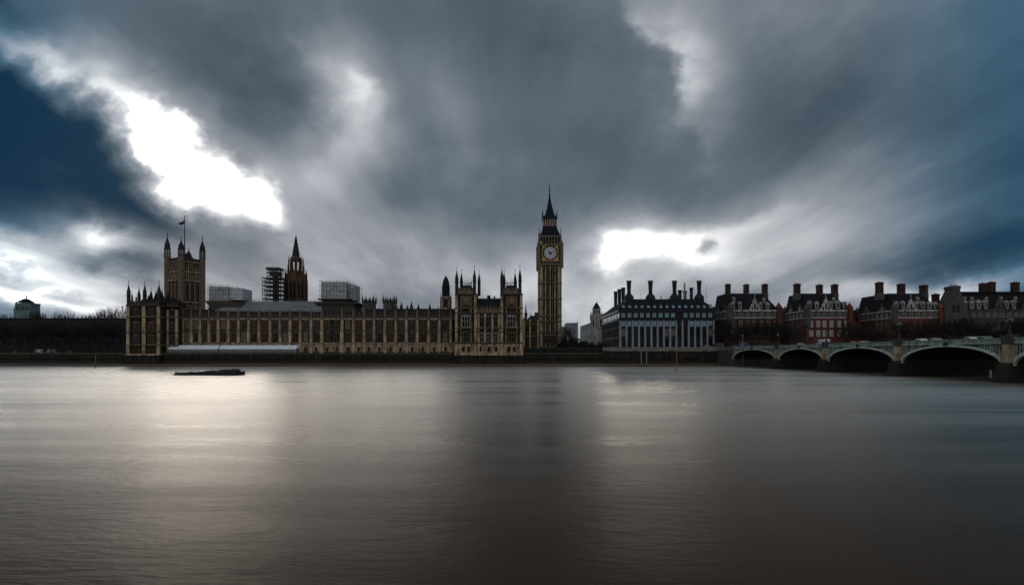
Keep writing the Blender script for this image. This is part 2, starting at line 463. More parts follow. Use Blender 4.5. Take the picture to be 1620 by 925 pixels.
def pinnacle_prof(r, z0, z1, cap):
    """slender octagonal shaft, bulging ogee cap and finial; cap = share of the height taken by the cap"""
    h = z1 - z0; zc = z1 - h * cap
    return [(r, z0), (r, zc - r * .5), (r * 1.35, zc - r * .3), (r * 1.35, zc), (r * .95, zc + .02), (r * 1.05, zc + (z1 - zc) * .12), (r * .98, zc + (z1 - zc) * .25), (r * .62, zc + (z1 - zc) * .42),
            (r * .3, zc + (z1 - zc) * .58), (r * .34, zc + (z1 - zc) * .62), (r * .12, zc + (z1 - zc) * .66), (r * .10, zc + (z1 - zc) * .82), (r * .3, zc + (z1 - zc) * .85), (r * .08, zc + (z1 - zc) * .9), (.01, z1)]
def spike_prof(r, z0, z1):
    h = z1 - z0
    return [(r, z0), (r, z0 + h * .38), (r * 1.3, z0 + h * .4), (r * 1.25, z0 + h * .45), (r * .75, z0 + h * .5), (r * .35, z0 + h * .75), (r * .45, z0 + h * .77), (r * .15, z0 + h * .82), (.01, z1)]

def battlement(mb, x0, x1, y0, y1, z0, z1, step=1.2, merlon=.62):
    """pierced parapet with merlons along x"""
    zm = z0 + (z1 - z0) * .55
    mb.box(x0, x1, y0, y1, z0, zm)
    n = max(2, int(round((x1 - x0) / step))); w = (x1 - x0) / n
    for i in range(n):
        mb.box(x0 + i * w + w * (1 - merlon) / 2, x0 + i * w + w * (1 + merlon) / 2, y0 + .003, y1 - .003, zm, z1)
        mb.xz([(x0 + i * w + w * .3, z1), (x0 + i * w + w * .7, z1), (x0 + i * w + w * .5, z1 + w * .45)], y0 + .05, y1 - .05)

# ------------------------------------------------------------------ the setting: water, banks, ground
def sheet(name, pts, m, kind='structure'):
    mb = MB(); mb.add(pts, [tuple(range(len(pts)))])
    return struct(mb.build(name, m), kind)
sheet('river_water', [(-2500, -400, 0), (2500, -400, 0), (2500, 302, 0), (-2500, 302, 0)], 'water')
LAND = 5.35; EMB = 8.3
XR = 43.2                       # where the high embankment begins
sheet('ground', [(-5000, 301, LAND), (5000, 301, LAND), (5000, 7000, LAND), (-5000, 7000, LAND)], 'earth')
mb = MB(); mb.box(XR + .5, 480, 301, 420, LAND - .4, EMB)
struct(mb.build('embankment_road', 'asphalt'))
# foreshore: an uneven bank of mud shelving into the river
mb = MB(); nx, ny = 160, 10; vs = []; fs = []
rr = random.Random(3)
wob = [rr.uniform(-1, 1) for _ in range(60)]
for i in range(nx + 1):
    x = -420 + 780 * i / nx
    k = (i / nx) * 58; a = int(k); t = k - a; w = wob[a] * (1 - t) + wob[a + 1] * t
    reach = (27 if x < 45 else 20) + 7 * w
    if -300 < x < -165: reach *= .55
    for j in range(ny + 1):
        y = 299.9 - reach * j / ny
        vs.append((x, y, 1.15 * (1 - j / ny) ** .8 - .06 + rr.uniform(-.07, .07) * (1 - j / ny)))
for i in range(nx):
    for j in range(ny):
        a = i * (ny + 1) + j; fs.append((a, a + 1, a + ny + 2, a + ny + 1))
mb.add(vs, fs); struct(mb.build('foreshore_mud', 'mud'))

# ------------------------------------------------------------------ river walls
def river_wall(label, x0, x1, zt, y=300, parapet=None, ledge=True, cap='parapet'):
    t = thing('river_wall', label, 'wall', ((x0 + x1) / 2, y, 0))
    mb = MB(); mb.box(x0, x1, y, y + 1.2, -1, zt - .35)
    mb.build('wall_face', 'wall', t)
    mb = MB(); mb.box(x0, x1, y - .25 - .0007 * (x0 % 7), y + 1.35, zt - .347, zt)
    mb.build('coping', cap, t)
    mb = MB(); mb.box(x0, x1, y - .18, y - .003, 0, 2.2)
    mb.build('tide_line', 'algae', t)
    if ledge:
        mb = MB(); mb.box(x0, x1, y - .35, y - .003, 3.3, 3.6)
        mb.build('string_course', 'wall', t)
    if parapet:
        mb = MB(); mb.box(x0, x1, y + .1, y + .6, zt + .003, zt + parapet)
        n = max(1, int((x1 - x0) / 7))
        for i in range(n + 1):
            xx = x0 + (x1 - x0) * i / n
            mb.box(max(x0, xx - .5), min(x1, xx + .5), y, y + .7, zt + .002, zt + parapet + .15)
        mb.build('parapet', cap, t)
    rl = random.Random(int(x0 * 7) & 255)
    for k in range(max(1, int((min(x1, 60) - max(x0, -245)) / 32))):
        x = max(x0, -245) + 14 + k * 32 + rl.uniform(-6, 6)
        if x > x1 - 2: continue
        mb = MB()
        for e in (-.25, .25): mb.tube((x + e, y - .42, .3), (x + e, y - .42, zt + .4), .05, n=4)
        for q in range(12): mb.tube((x - .25, y - .42, .6 + q * .42), (x + .25, y - .42, .6 + q * .42), .03, n=4)
        mb.build('ladder', 'steel', t)
    return t
ux = U(300).x
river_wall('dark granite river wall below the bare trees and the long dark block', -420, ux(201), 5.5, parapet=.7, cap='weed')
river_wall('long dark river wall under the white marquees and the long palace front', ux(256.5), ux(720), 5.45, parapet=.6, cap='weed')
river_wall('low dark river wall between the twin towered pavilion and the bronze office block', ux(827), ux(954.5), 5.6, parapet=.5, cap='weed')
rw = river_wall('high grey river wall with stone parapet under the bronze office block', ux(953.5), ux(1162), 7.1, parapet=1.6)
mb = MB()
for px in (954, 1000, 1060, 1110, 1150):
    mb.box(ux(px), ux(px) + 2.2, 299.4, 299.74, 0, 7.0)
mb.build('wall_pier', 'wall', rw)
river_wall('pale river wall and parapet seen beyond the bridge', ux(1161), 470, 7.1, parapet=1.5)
# projecting bases under the two pavilions
for lab, a, b in (('dark projecting river wall under the spiky roofed end pavilion', 199.5, 257.5), ('dark projecting river wall under the twin towered pavilion', 718.5, 828.5)):
    t = thing('river_wall', lab, 'wall', (ux((a + b) / 2), 298, 0))
    mb = MB(); mb.box(ux(a), ux(b), 297, 301.2, -1, 4.45); mb.build('wall_face', 'wall', t)
    mb = MB(); mb.box(ux(a) - .2, ux(b) + .2, 296.8, 301, 4.453, 4.9); mb.build('coping', 'algae', t)
    mb = MB()
    n = int((b - a) / 13)
    for i in range(n + 1):
        x = ux(a + (b - a) * i / n); mb.box(max(ux(a), x - .5), min(ux(b), x + .5), 296.5, 296.997, -1, 4.45)
    mb.build('buttress', 'algae', t)

# ------------------------------------------------------------------ the palace: long river front
def palace_front():
    Y = 308; u = U(Y)
    t = thing('palace_range', 'long honey stone Gothic palace front with rows of tall windows between pale buttresses', 'building', (u.x(490), Y, LAND))
    x0, x1 = u.x(256), u.x(719.5)
    zb = LAND - .2
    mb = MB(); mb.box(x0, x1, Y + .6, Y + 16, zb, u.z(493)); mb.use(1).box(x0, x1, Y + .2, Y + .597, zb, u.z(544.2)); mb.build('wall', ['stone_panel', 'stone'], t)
    piers = [268, 289, 302.5, 316.5, 330.5, 345, 361, 377, 393, 410, 427, 443, 459, 475, 492, 509, 541, 559, 576, 592, 609, 626, 643, 660, 678, 695, 713]
    for p in piers:
        k = 1.25 if p in (509, 541) else 1
        mb = MB(); h = .78 * k
        x = u.x(p)
        mb.box(x - h, x + h, Y - .55, Y + .59, zb, u.z(543))
        mb.box(x - h * .85, x + h * .85, Y - .4, Y + .59, u.z(543), u.z(523))
        mb.box(x - h * .72, x + h * .72, Y - .28, Y + .59, u.z(523), u.z(503))
        mb.use(1)
        for py in (543.5, 523.2, 504.5): mb.box(x - h * 1.12, x + h * 1.12, Y - .68, Y + .58, u.z(py), u.z(py) + .42)
        mb.box(x - h * .55, x + h * .55, Y - .2, Y + .5, u.z(503), u.z(494))
        mb.lathe(x, Y + .15, [(h * .75, u.z(494)), (h * .6, u.z(492)), (h * .15, u.z(487.5)), (.02, u.z(486))], 4)
        mb.build('buttress', ['stone', 'stone_trim'], t)
    # string courses and panelled bands
    for py0, py1, dy, m in ((505.3, 503.2, -.25, 'stone'), (524, 521.6, -.15, 'stone_dark'), (544, 541.9, -.25, 'stone'), (557.6, 555.8, -.3, 'stone_dark')):
        mb = MB(); mb.box(x0, x1, Y + dy, Y + .59, u.z(py0), u.z(py1)); mb.build('string_course', m, t)
    mb = MB(); battlement(mb, x0, x1, Y + .1, Y + .55, u.z(503.1), u.z(493.6), 1.7); mb.build('parapet', 'stone_dark', t)
    # windows, one pattern per row, each its own object
    wide = [(509, 541)]
    wins = {}
    for a, b in zip(piers[:-1], piers[1:]):
        c = u.x((a + b) / 2); gap = (b - a) * u.s
        if (a, b) in wide: cs = [c - 2.1, c + 2.1]
        elif (a, b) == (268, 289): cs = [c - 1.3, c + 1.3]
        else: cs = [c]
        for cc in cs:
            for kind, w_, h_, nl, tr_, py, kw in (('u', 2.35, 4.3, 3, 1, 520.6, {}), ('l', 2.15, 5.0, 2, 1, 541, {}), ('b', 1.15, 2.0, 1, 0, 555.5, {'bar': .12})):
                g_ = rr.choice(('glass_dull', 'glass_dull', 'glass_dull', 'glass', 'glass', 'pale_pane')) if kind != 'b' else 'glass'
                x_ = cc + (rr.uniform(-.3, .3) if kind == 'b' else 0)
                if (kind, g_) not in wins: wins[kind, g_] = gothic_window(w_, h_, nl, tr_, glass=g_, parent=t, loc=(x_, Y + (.16 if kind == 'b' else .45), u.z(py)), **kw)
                else: win_at(wins[kind, g_], x_, Y + (.16 if kind == 'b' else .45), u.z(py))
    # carved panels beside the windows
    for a, b in zip(piers[:-1], piers[1:]):
        c = u.x((a + b) / 2); g = (b - a) * u.s / 2
        mb = MB()
        for s in (-1, 1):
            mb.box(c + s * (g - .95), c + s * (g - .75), Y + .3, Y + .59, u.z(541), u.z(505.6))
        mb.box(c - g + .7, c + g - .7, Y + .34, Y + .58, u.z(523.6), u.z(522.4))
        mb.build('panel_rib', 'stone_trim', t)
    # steep slate roof behind the parapet (over the part that is not sheeted)
    mb = MB(); ra = u.x(572)
    mb.yz([(Y + 2, u.z(493) + .003), (Y + 15, u.z(493) + .003), (Y + 9, u.z(486))][::-1], ra, x1 - .5); mb.build('roof', 'slate', t); mb = MB()
    mb.yz([(Y + 2, u.z(493) + .003), (Y + 15, u.z(493) + .003), (Y + 9, u.z(487))][::-1], x0, u.x(343))
    mb.build('roof', 'slate', t)
    # ventilator turrets with four pinnacles
    uu = U(Y + 9)
    for a, b in ((575.5, 593), (608, 625.5)):
        mb = MB(); w = (b - a) * uu.s
        mb.box(uu.x(a), uu.x(b), uu.Y - w / 2, uu.Y + w / 2, uu.z(492), uu.z(475.5))
        for i in range(4):
            xx = uu.x(a) + w * (i + .5) / 4; mb.box(xx - .12, xx + .12, uu.Y - w / 2 - .15, uu.Y - w / 2 - .003, uu.z(491), uu.z(476))
        mb.use(1)
        for sx in (0, .36, .68, 1):
            for sy in (0, 1):
                mb.lathe(uu.x(a) + w * sx, uu.Y - w / 2 + w * sy, spike_prof(.42, uu.z(480), uu.z(464.5 if sx in (0, 1) else 468)), 6)
        mb.build('turret', ['portland_dirty', 'soot'], t)
    for px, py, r in ((628, 480, .4), (635, 475, .75), (644.5, 480, .6), (651, 474.5, .8), (662, 477.5, .6), (680, 477.5, .6), (693, 480, .25), (600, 484, .4), (568, 482, .4)):
        mb = MB(); mb.lathe(uu.x(px), uu.Y, spike_prof(r, uu.z(493), uu.z(py)), 6); mb.build('pinnacle', 'soot', t)
    # gabled stub near the tower
    mb = MB(); mb.lathe(uu.x(331), uu.Y, [(1.3, uu.z(500)), (1.2, uu.z(494)), (.1, uu.z(484)), (.02, uu.z(482))], 4); mb.build('pinnacle', 'soot', t)
    return t
palace_front()

def octagon_turret():
    Y = 318; u = U(Y)
    t = thing('ventilation_turret', 'octagonal stone turret with dark domed cap between the long front and the twin towers', 'turret', (u.x(705.5), Y, LAND))
    c = u.x(705.5); r = 8.6 * u.s
    mb = MB(); mb.lathe(c, Y, [(r, LAND), (r, u.z(472)), (r * 1.08, u.z(471.5)), (r * 1.08, u.z(469.5))], 8); mb.build('shaft', 'stone', t)
    mb = MB()
    for i in range(8):
        a = math.pi / 8 + i * math.pi / 4
        mb.lathe(c + r * 1.0 * math.cos(a), Y + r * 1.0 * math.sin(a), spike_prof(.28, u.z(492), u.z(459)), 5)
    mb.build('buttress', 'stone_dark', t)
    mb = MB(); k = r * .68
    mb.lathe(c, Y, [(k, u.z(469.4)), (k * 1.02, u.z(452)), (k * .92, u.z(447)), (k * .66, u.z(442)), (k * .34, u.z(438.5)), (k * .12, u.z(437)), (.08, u.z(436)), (.05, u.z(432.5))], 8)
    for i in range(8):
        a = math.pi / 8 + i * math.pi / 4
        mb.tube((c + k * 1.02 * math.cos(a), Y + k * 1.02 * math.sin(a), u.z(469)), (c + k * 1.04 * math.cos(a), Y + k * 1.04 * math.sin(a), u.z(452)), .13)
    mb.build('cap', 'iron', t)
    w = gothic_window(1.5, 4.2, 1, 1, parent=t, loc=(c, Y - r * .93 - .03, u.z(486)), bar=.15)
octagon_turret()

# ------------------------------------------------------------------ river pavilions
def palace_pavilion():
    Y = 299; u = U(Y)
    t = thing('palace_pavilion', 'honey stone pavilion rising from the river with two square towers crowned by dark turrets', 'building', (u.x(774), Y, u.z(564)))
    zb = u.z(562.5)
    L0, L1, R0, R1 = 720.5, 754, 792, 826.5
    for a, b in ((L0, L1), (R0, R1)):
        mb = MB(); u.box(mb, a, b, 464, 558, 0, 12); mb.use(1)
        for p in (a + 1.8, b - 1.8):
            u.box(mb, p - 2.1, p + 2.1, 466, 558, -.6, -.003)
        u.box(mb, a + 8.4, a + 9.4, 488, 557, -.35, -.003); u.box(mb, b - 9.4, b - 8.4, 488, 557, -.35, -.003)
        mb.use(1); u.box(mb, a + .1, b - .1, 543, 557.9, -.2, -.003)
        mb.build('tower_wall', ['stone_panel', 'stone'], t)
        mb = MB(); u.box(mb, a - 1, b + 1, 558, 562.5, -1, 12.2)
        for k in range(3):
            u.box(mb, a + 1 + k * 14, a + 6 + k * 14, 562.6, 565, -.9, 0)
        mb.build('plinth', 'stone', t)
        # carved panel high on the tower
        mb = MB(); c = (a + b) / 2
        u.box(mb, c - 9, c + 9, 468, 484, -.2, -.003)
        for k in range(7): u.box(mb, c - 8.3 + k * 2.5, c - 7.3 + k * 2.5, 468.5, 483.5, -.5, -.203)
        mb.lathe(u.x(c), Y - .3, [(1.2, u.z(482)), (1.5, u.z(478)), (1.2, u.z(473)), (.3, u.z(470))], 6)
        mb.build('carved_panel', 'stone_trim', t)
        mb = MB()
        battlement(mb, u.x(a + 3.5), u.x(b - 3.5), Y - .3, Y + .3, u.z(464.6), u.z(456), 1.3)
        battlement(mb, u.x(a + 3.5), u.x(b - 3.5), Y + 11.4, Y + 11.99, u.z(464.6), u.z(456), 1.3)
        mb.build('parapet', 'stone_trim', t)
        mb = MB()
        mb.rect_loft([(u.x(a + 5), u.x(b - 5), Y + 1, Y + 11, u.z(463.8)), (u.x(a + 9), u.x(b - 9), Y + 3.5, Y + 8.5, u.z(450))])
        rx = random.Random(int(a))
        for k in range(9):
            px = a + 9 + (b - a - 18) * k / 8
            mb.lathe(u.x(px), Y + rx.choice((3.6, 8.4)), [(.16, u.z(450.5)), (.16, u.z(446)), (.32, u.z(445.5)), (.1, u.z(444)), (.01, u.z(rx.uniform(433, 443)))], 5)
        mb.build('roof', 'iron', t)
        # oriel windows
        up = gothic_window(3.6, 5.6, 3, 1, parent=t, loc=(u.x(c), Y - .12, u.z(517.5)), stone='portland', bar=.2)
        lo = gothic_window(5.2, 4.6, 4, 1, parent=t, loc=(u.x(c), Y - .12, u.z(540.6)), stone='stone_trim', bar=.22)
        g = gothic_window(1.2, 2.3, 1, 0, parent=t, loc=(u.x(c - 4.2), Y - .24, u.z(556)), bar=.13)
        win_at(g, u.x(c + 4.2), Y - .24, u.z(556))
    # corner turrets: (px, depth, top)
    for px, dy, top in ((722.6, .2, 420), (730, 11.6, 424.5), (750.6, .2, 418), (758, 11.6, 425), (794, .2, 418), (797.6, 11.6, 424), (822.6, .2, 417), (815, 11.6, 424)):
        uu = U(Y + dy); mb = MB()
        mb.lathe(uu.x(px), Y + dy, pinnacle_prof(2.75 * u.s * (1.0 if dy < 5 else .9), uu.z(468), uu.z(top), .52), 8)
        for k in range(4):
            a = math.pi / 4 + k * math.pi / 2
            mb.tube((uu.x(px) + .85 * math.cos(a), Y + dy + .85 * math.sin(a), uu.z(468)), (uu.x(px) + .8 * math.cos(a), Y + dy + .8 * math.sin(a), uu.z(443)), .14, .1)
        mb.build('corner_turret', 'soot', t)
    # middle block
    mb = MB(); u.box(mb, L1 + .03, R0 - .03, 494, 558, .9, 11.5); mb.use(1)
    for p in (757, 767.3, 779, 789.2): u.box(mb, p - 1.5, p + 1.5, 496, 557.5, .2, .897)
    u.box(mb, L1 + .1, R0 - .1, 544, 557.9, .6, .896)
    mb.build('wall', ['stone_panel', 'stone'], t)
    mb = MB(); u.box(mb, L1 + 1.05, R0 - 1.05, 558, 562, -.3, 11.4); mb.build('plinth', 'stone', t)
    mb = MB(); battlement(mb, u.x(L1 + .1), u.x(R0 - .1), Y + .5, Y + .95, u.z(493.8), u.z(486), 1.4); mb.build('parapet', 'stone_trim', t)
    mb = MB()
    mb.rect_loft([(u.x(L1 + .3), u.x(R0 - .3), Y + 1.6, Y + 11, u.z(493.7)), (u.x(L1 + .3), u.x(R0 - .3), Y + 5, Y + 8, u.z(470.5))])
    for k in range(13): u.box(mb, L1 + 1 + k * 2.9, L1 + 1.5 + k * 2.9, 470.4, 467.6 if k % 3 else 465.5, 6.3, 6.6)
    mb.build('roof', 'iron', t)
    mb = MB(); u.box(mb, 770, 775, 465.5, 476, 5, 8); u.box(mb, 780.5, 783, 466.5, 474, 5.5, 7); mb.build('chimney', 'soot', t)
    mb = MB()
    for k in range(6): mb.lathe(u.x(757.5 + k * 6.3), Y + 1.5, spike_prof(.35, u.z(490), u.z(476)), 5)
    mb.build('dormer_row', 'stone_dark', t)
    a = gothic_window(1.9, 5.6, 2, 1, parent=t, loc=(u.x(762), Y + .75, u.z(517.5)))
    b = gothic_window(1.75, 4.6, 2, 1, parent=t, loc=(u.x(762), Y + .75, u.z(541)), stone='portland', bar=.14)
    c = gothic_window(1.2, 2.3, 1, 0, parent=t, loc=(u.x(760), Y + .56, u.z(556)), bar=.13)
    for p in (773.2, 784.4):
        win_at(a, u.x(p), Y + .75, u.z(517.5)); win_at(b, u.x(p), Y + .75, u.z(541)); win_at(c, u.x(p + .6), Y + .56, u.z(556))
    for py, h, m in ((466.5, .55, 'stone_dark'), (487.6, .5, 'stone_trim'), (496, .5, 'portland_dirty'), (519.5, .45, 'stone_trim'), (525, .35, 'stone_dark'), (543, .5, 'stone_dark')):
        mb = MB()
        for a, b in ((L0, L1), (R0, R1)): u.box(mb, a - .8, b + .8, py, py - h / u.s, -.85, 12.05)
        if py > 490: u.box(mb, L1 + .83, R0 - .83, py, py - h / u.s, .1, .89)
        mb.build('string_course', m, t)
palace_pavilion()

def end_pavilion():
    Y = 299; u = U(Y)
    t = thing('palace_pavilion', 'darker end pavilion of the palace with a row of pointed roofs and spiky turrets', 'building', (u.x(236), Y, u.z(564)))
    mb = MB(); u.box(mb, 201.5, 253.5, 484, 562, 0, 16); u.box(mb, 253.6, 273.5, 487, 560, 5, 16)
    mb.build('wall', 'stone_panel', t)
    mb = MB()
    for p, h in ((203.6, 2.2), (228.5, 2.4), (251.4, 2.2)): u.box(mb, p - h, p + h, 484, 562.5, -.8, -.003)
    for p, h in ((257, 1.4), (271.4, 1.8)): u.box(mb, p - h, p + h, 489, 559, 4.3, 4.997)
    mb.build('buttress', 'stone', t)
    for py, h, m in ((484.5, .7, 'stone_dark'), (502, .5, 'stone_trim'), (526, .4, 'stone_dark'), (546.5, .45, 'stone_trim')):
        mb = MB(); u.box(mb, 200.6, 254.3, py, py - h / u.s, -1, 16.05); u.box(mb, 254.4, 274, py, py - h / u.s, 4, 16.04); mb.build('string_course', m, t)
    mb = MB(); u.box(mb, 200.4, 254, 559.5, 565, -1.1, 15); mb.build('plinth', 'stone', t)
    mb = MB(); battlement(mb, u.x(206), u.x(249), Y - .3, Y + .3, u.z(482), u.z(477), 1.2); battlement(mb, u.x(254.2), u.x(273), Y + 4.9, Y + 5.4, u.z(484.6), u.z(478), 1.2); mb.build('parapet', 'stone_dark', t)
    # pointed roofs
    for c, w, top in ((211.5, 6, 463), (221, 5, 459), (229.8, 5.5, 458), (239.5, 5.5, 456.5), (249.5, 6, 459), (259, 7, 466), (268, 5.5, 471)):
        w *= .72; mb = MB(); mb.rect_loft([(u.x(c - w), u.x(c + w), Y + 6, Y + 12, u.z(483.5)), (u.x(c - w), u.x(c + w), Y + 6, Y + 12, u.z(477.5)), (u.x(c - w * .5), u.x(c + w * .5), Y + 8, Y + 10, u.z(477.5 - (477.5 - top) * .45)), (u.x(c - .35), u.x(c + .35), Y + 8.8, Y + 9.2, u.z(top + 1.5)), (u.x(c - .1), u.x(c + .1), Y + 8.95, Y + 9.05, u.z(top - 3))])
        mb.build('roof', 'slate', t)
    for px, dy, top, k in ((203.6, .2, 442, 1), (220, 13, 450, .85), (229, .2, 442.5, 1), (239.2, 13, 454, .9), (251.6, .2, 442, 1.05), (271.5, 6, 462, .6), (209, 13.5, 458, .5), (215.5, .3, 464, .5), (234.5, 13.5, 461, .55), (246, .3, 463, .5), (241, .3, 466, .45), (258, 5.4, 463, .55), (265, 16, 460, .6)):
        uu = U(Y + dy); mb = MB()
        mb.lathe(uu.x(px), Y + dy, pinnacle_prof(2.8 * u.s * k, uu.z(487), uu.z(top), .55), 8); mb.build('corner_turret', 'soot', t)
    a = gothic_window(2.6, 4.0, 3, 1, parent=t, loc=(u.x(216), Y - .1, u.z(523)))
    b = gothic_window(2.6, 4.4, 3, 1, parent=t, loc=(u.x(216), Y - .1, u.z(544)))
    c = gothic_window(1.0, 1.9, 1, 0, parent=t, loc=(u.x(212), Y - .1, u.z(558.6)), bar=.12)
    d_ = gothic_window(2.2, 3.6, 3, 0, parent=t, loc=(u.x(216), Y - .1, u.z(499.5)))
    for p in (240,): win_at(a, u.x(p), Y - .1, u.z(523)); win_at(b, u.x(p), Y - .1, u.z(544)); win_at(d_, u.x(p), Y - .1, u.z(499.5))
    for p in (220, 236, 245): win_at(c, u.x(p), Y - .1, u.z(558.6))
    win_at(a, u.x(264), Y + 4.9, u.z(523)); win_at(b, u.x(264), Y + 4.9, u.z(544)); win_at(d_, u.x(264), Y + 4.9, u.z(499.5))
end_pavilion()

# ------------------------------------------------------------------ great square tower with the flag
def square_tower():
    Y = 400; u = U(Y); S = 14.6; a = math.atan2(.869, .495)
    t = thing('square_tower', 'massive square stone tower with four crowned corner turrets standing behind the end of the palace', 'tower', (u.x(286.6), Y, LAND), rot=a)
    z = lambda py: u.z(py) - LAND
    def part(mb, n, m): return mb.build(n, m, t, world=False)
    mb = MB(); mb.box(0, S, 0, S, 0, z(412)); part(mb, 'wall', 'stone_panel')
    # both seen faces: (origin, along) in local space -> boxes proud of the wall
    def fbox(mb, face, s0, s1, py0, py1, d0, d1):
        if face == 0: mb.box(s0, s1, -d1, -d0, z(py0), z(py1))
        else: mb.box(-d1, -d0, s0, s1, z(py0), z(py1))
    for py, h in ((430, .7), (443.5, .7), (478, .8), (489, .5), (413.5, .5)):
        mb = MB()
        mb.box(-.55, S + .55, -.55, S + .55, z(py), z(py) + h); part(mb, 'string_course', 'stone')
    for face in (0, 1):
        for k in range(3):
            c = S * (.25 + .25 * k)
            mb = MB(); fbox(mb, face, c - 1.25, c + 1.25, 476, 449, .003, .06)
            mb.use(1); fbox(mb, face, c - .12, c + .12, 476, 449, .063, .3)
            for sg in (-1, 1): fbox(mb, face, c + sg * 1.45 - .36, c + sg * 1.45 + .36, 477, 446, .003, .7)
            for py in (461,): fbox(mb, face, c - 1.0, c + 1.0, py, py - .8, .062, .25)
            if face == 0:
                mb.xz([(c - 1.25, z(451.5)), (c, z(445.5)), (c - 1.25, z(445.5))], -.4, -.07); mb.xz([(c + 1.25, z(451.5)), (c + 1.25, z(445.5)), (c, z(445.5))], -.4, -.07)
            part(mb, 'window', ['glass_dull', 'stone_trim'])
        mb = MB()
        for k in range(9):
            s = S * (.14 + .09 * k)
            fbox(mb, face, s - .2, s + .2, 442, 431.5, .003, .3); fbox(mb, face, s - .15, s + .15, 429, 415, .003, .25); fbox(mb, face, s - .15, s + .15, 500, 480, .003, .25)
        part(mb, 'panel_rib', 'stone')
        mb = MB()
        n = 9
        for k in range(n):
            s = S * (.12 + .76 * (k + .5) / n)
            fbox(mb, face, s - .45, s + .45, 413, 406.5, -.5, .2)
        fbox(mb, face, 1.8, S - 1.8, 413, 410, -.45, .15)
        part(mb, 'parapet', 'stone_dark')
    for i, (sx, sy, top) in enumerate(((0, 0, 373), (1, 0, 372.5), (0, 1, 366), (1, 1, 392))):
        mb = MB(); r = 2.0
        Yw = Y + sx * S * .869 + sy * S * .495
        zz = lambda py: CAMZ + (HY - py) * Yw / F - LAND
        x, y = sx * S, sy * S
        b0 = 0; ztop = zz(top)
        zl = z(404)
        mb.lathe(x, y, [(r * .92, 0), (r * .92, zl - .4), (r * 1.05, zl - .2), (r * 1.05, zl)], 8)
        h = ztop - zl
        # open lantern stage: eight posts under an ogee cap
        for k in range(8):
            q = math.pi / 8 + k * math.pi / 4
            mb.tube((x + r * .86 * math.cos(q), y + r * .86 * math.sin(q), zl), (x + r * .8 * math.cos(q), y + r * .8 * math.sin(q), zl + h * .36), .3, .27, n=4)
        mb.use(1)
        mb.lathe(x, y, [(r * 1.02, zl + h * .32), (r * 1.12, zl + h * .34), (r * .8, zl + h * .37), (r * .86, zl + h * .43), (r * .8, zl + h * .5), (r * .5, zl + h * .6), (r * .24, zl + h * .71), (r * .3, zl + h * .735), (.2, zl + h * .75), (.18, zl + h * .86), (.5, zl + h * .88), (.2, zl + h * .91), (.06, ztop)], 8)
        part(mb, 'corner_turret', ['stone_trim', 'soot'])
    mb = MB(); mb.rect_loft([(1.5, S - 1.5, 1.5, S - 1.5, z(412)), (5, S - 5, 5, S - 5, z(400)), (6.5, S - 6.5, 6.5, S - 6.5, z(397))]); part(mb, 'roof', 'iron')
    mb = MB()
    for x, y, tp in ((5, S - 5, 393), (S - 5, 5, 396), (5, 5, 392)):
        mb.lathe(x, y, spike_prof(.5, z(403), z(tp)), 6)
    part(mb, 'roof_finial', 'soot')
    # flagpole and flag
    cx, cy = S / 2, S / 2
    w = Matrix.Rotation(a, 3, 'Z') @ Vector((cx, cy, 0)) + Vector((u.x(286), Y, 0))
    up = U(w.y)
    px = CX + w.x / w.y * F
    fp = thing('flagpole', 'tall dark flagpole on the roof of the massive square tower', 'flagpole', (w.x, w.y, u.z(397)))
    mb = MB(); mb.tube((w.x, w.y, u.z(398)), (w.x, w.y, up.z(343)), .42, .2, 8); mb.build('pole', 'black', fp)
    mb = MB(); mb.lathe(w.x, w.y, [(.1, up.z(343)), (.4, up.z(342.4)), (.4, up.z(341.6)), (.05, up.z(341))], 8); mb.build('finial', 'gold', fp)
    mb = MB(); n = 10; vs = []; fs = []
    for i in range(n + 1):
        f = i / n
        for j, q in enumerate((0, .33, .66, 1)):
            x = w.x - .25 - f * 3.6
            zt = up.z(347) - f * 2.3 - .5 * math.sin(f * 3)
            hgt = 2.9 * (1 - .62 * f)
            vs.append((x + .25 * math.sin(q * 4 + f * 5), w.y + .5 * math.sin(f * 7 + q), zt - q * hgt))
    for i in range(n):
        for j in range(3):
            p = i * 4 + j; fs.append((p, p + 1, p + 5, p + 4))
    mb.add(vs, fs); o = mb.build('flag', 'flag')
    sol = o.modifiers.new('thickness', 'SOLIDIFY'); sol.thickness = .05
    tag(o, 'dark flag drooping from the pole on the massive square tower', 'flag')
square_tower()

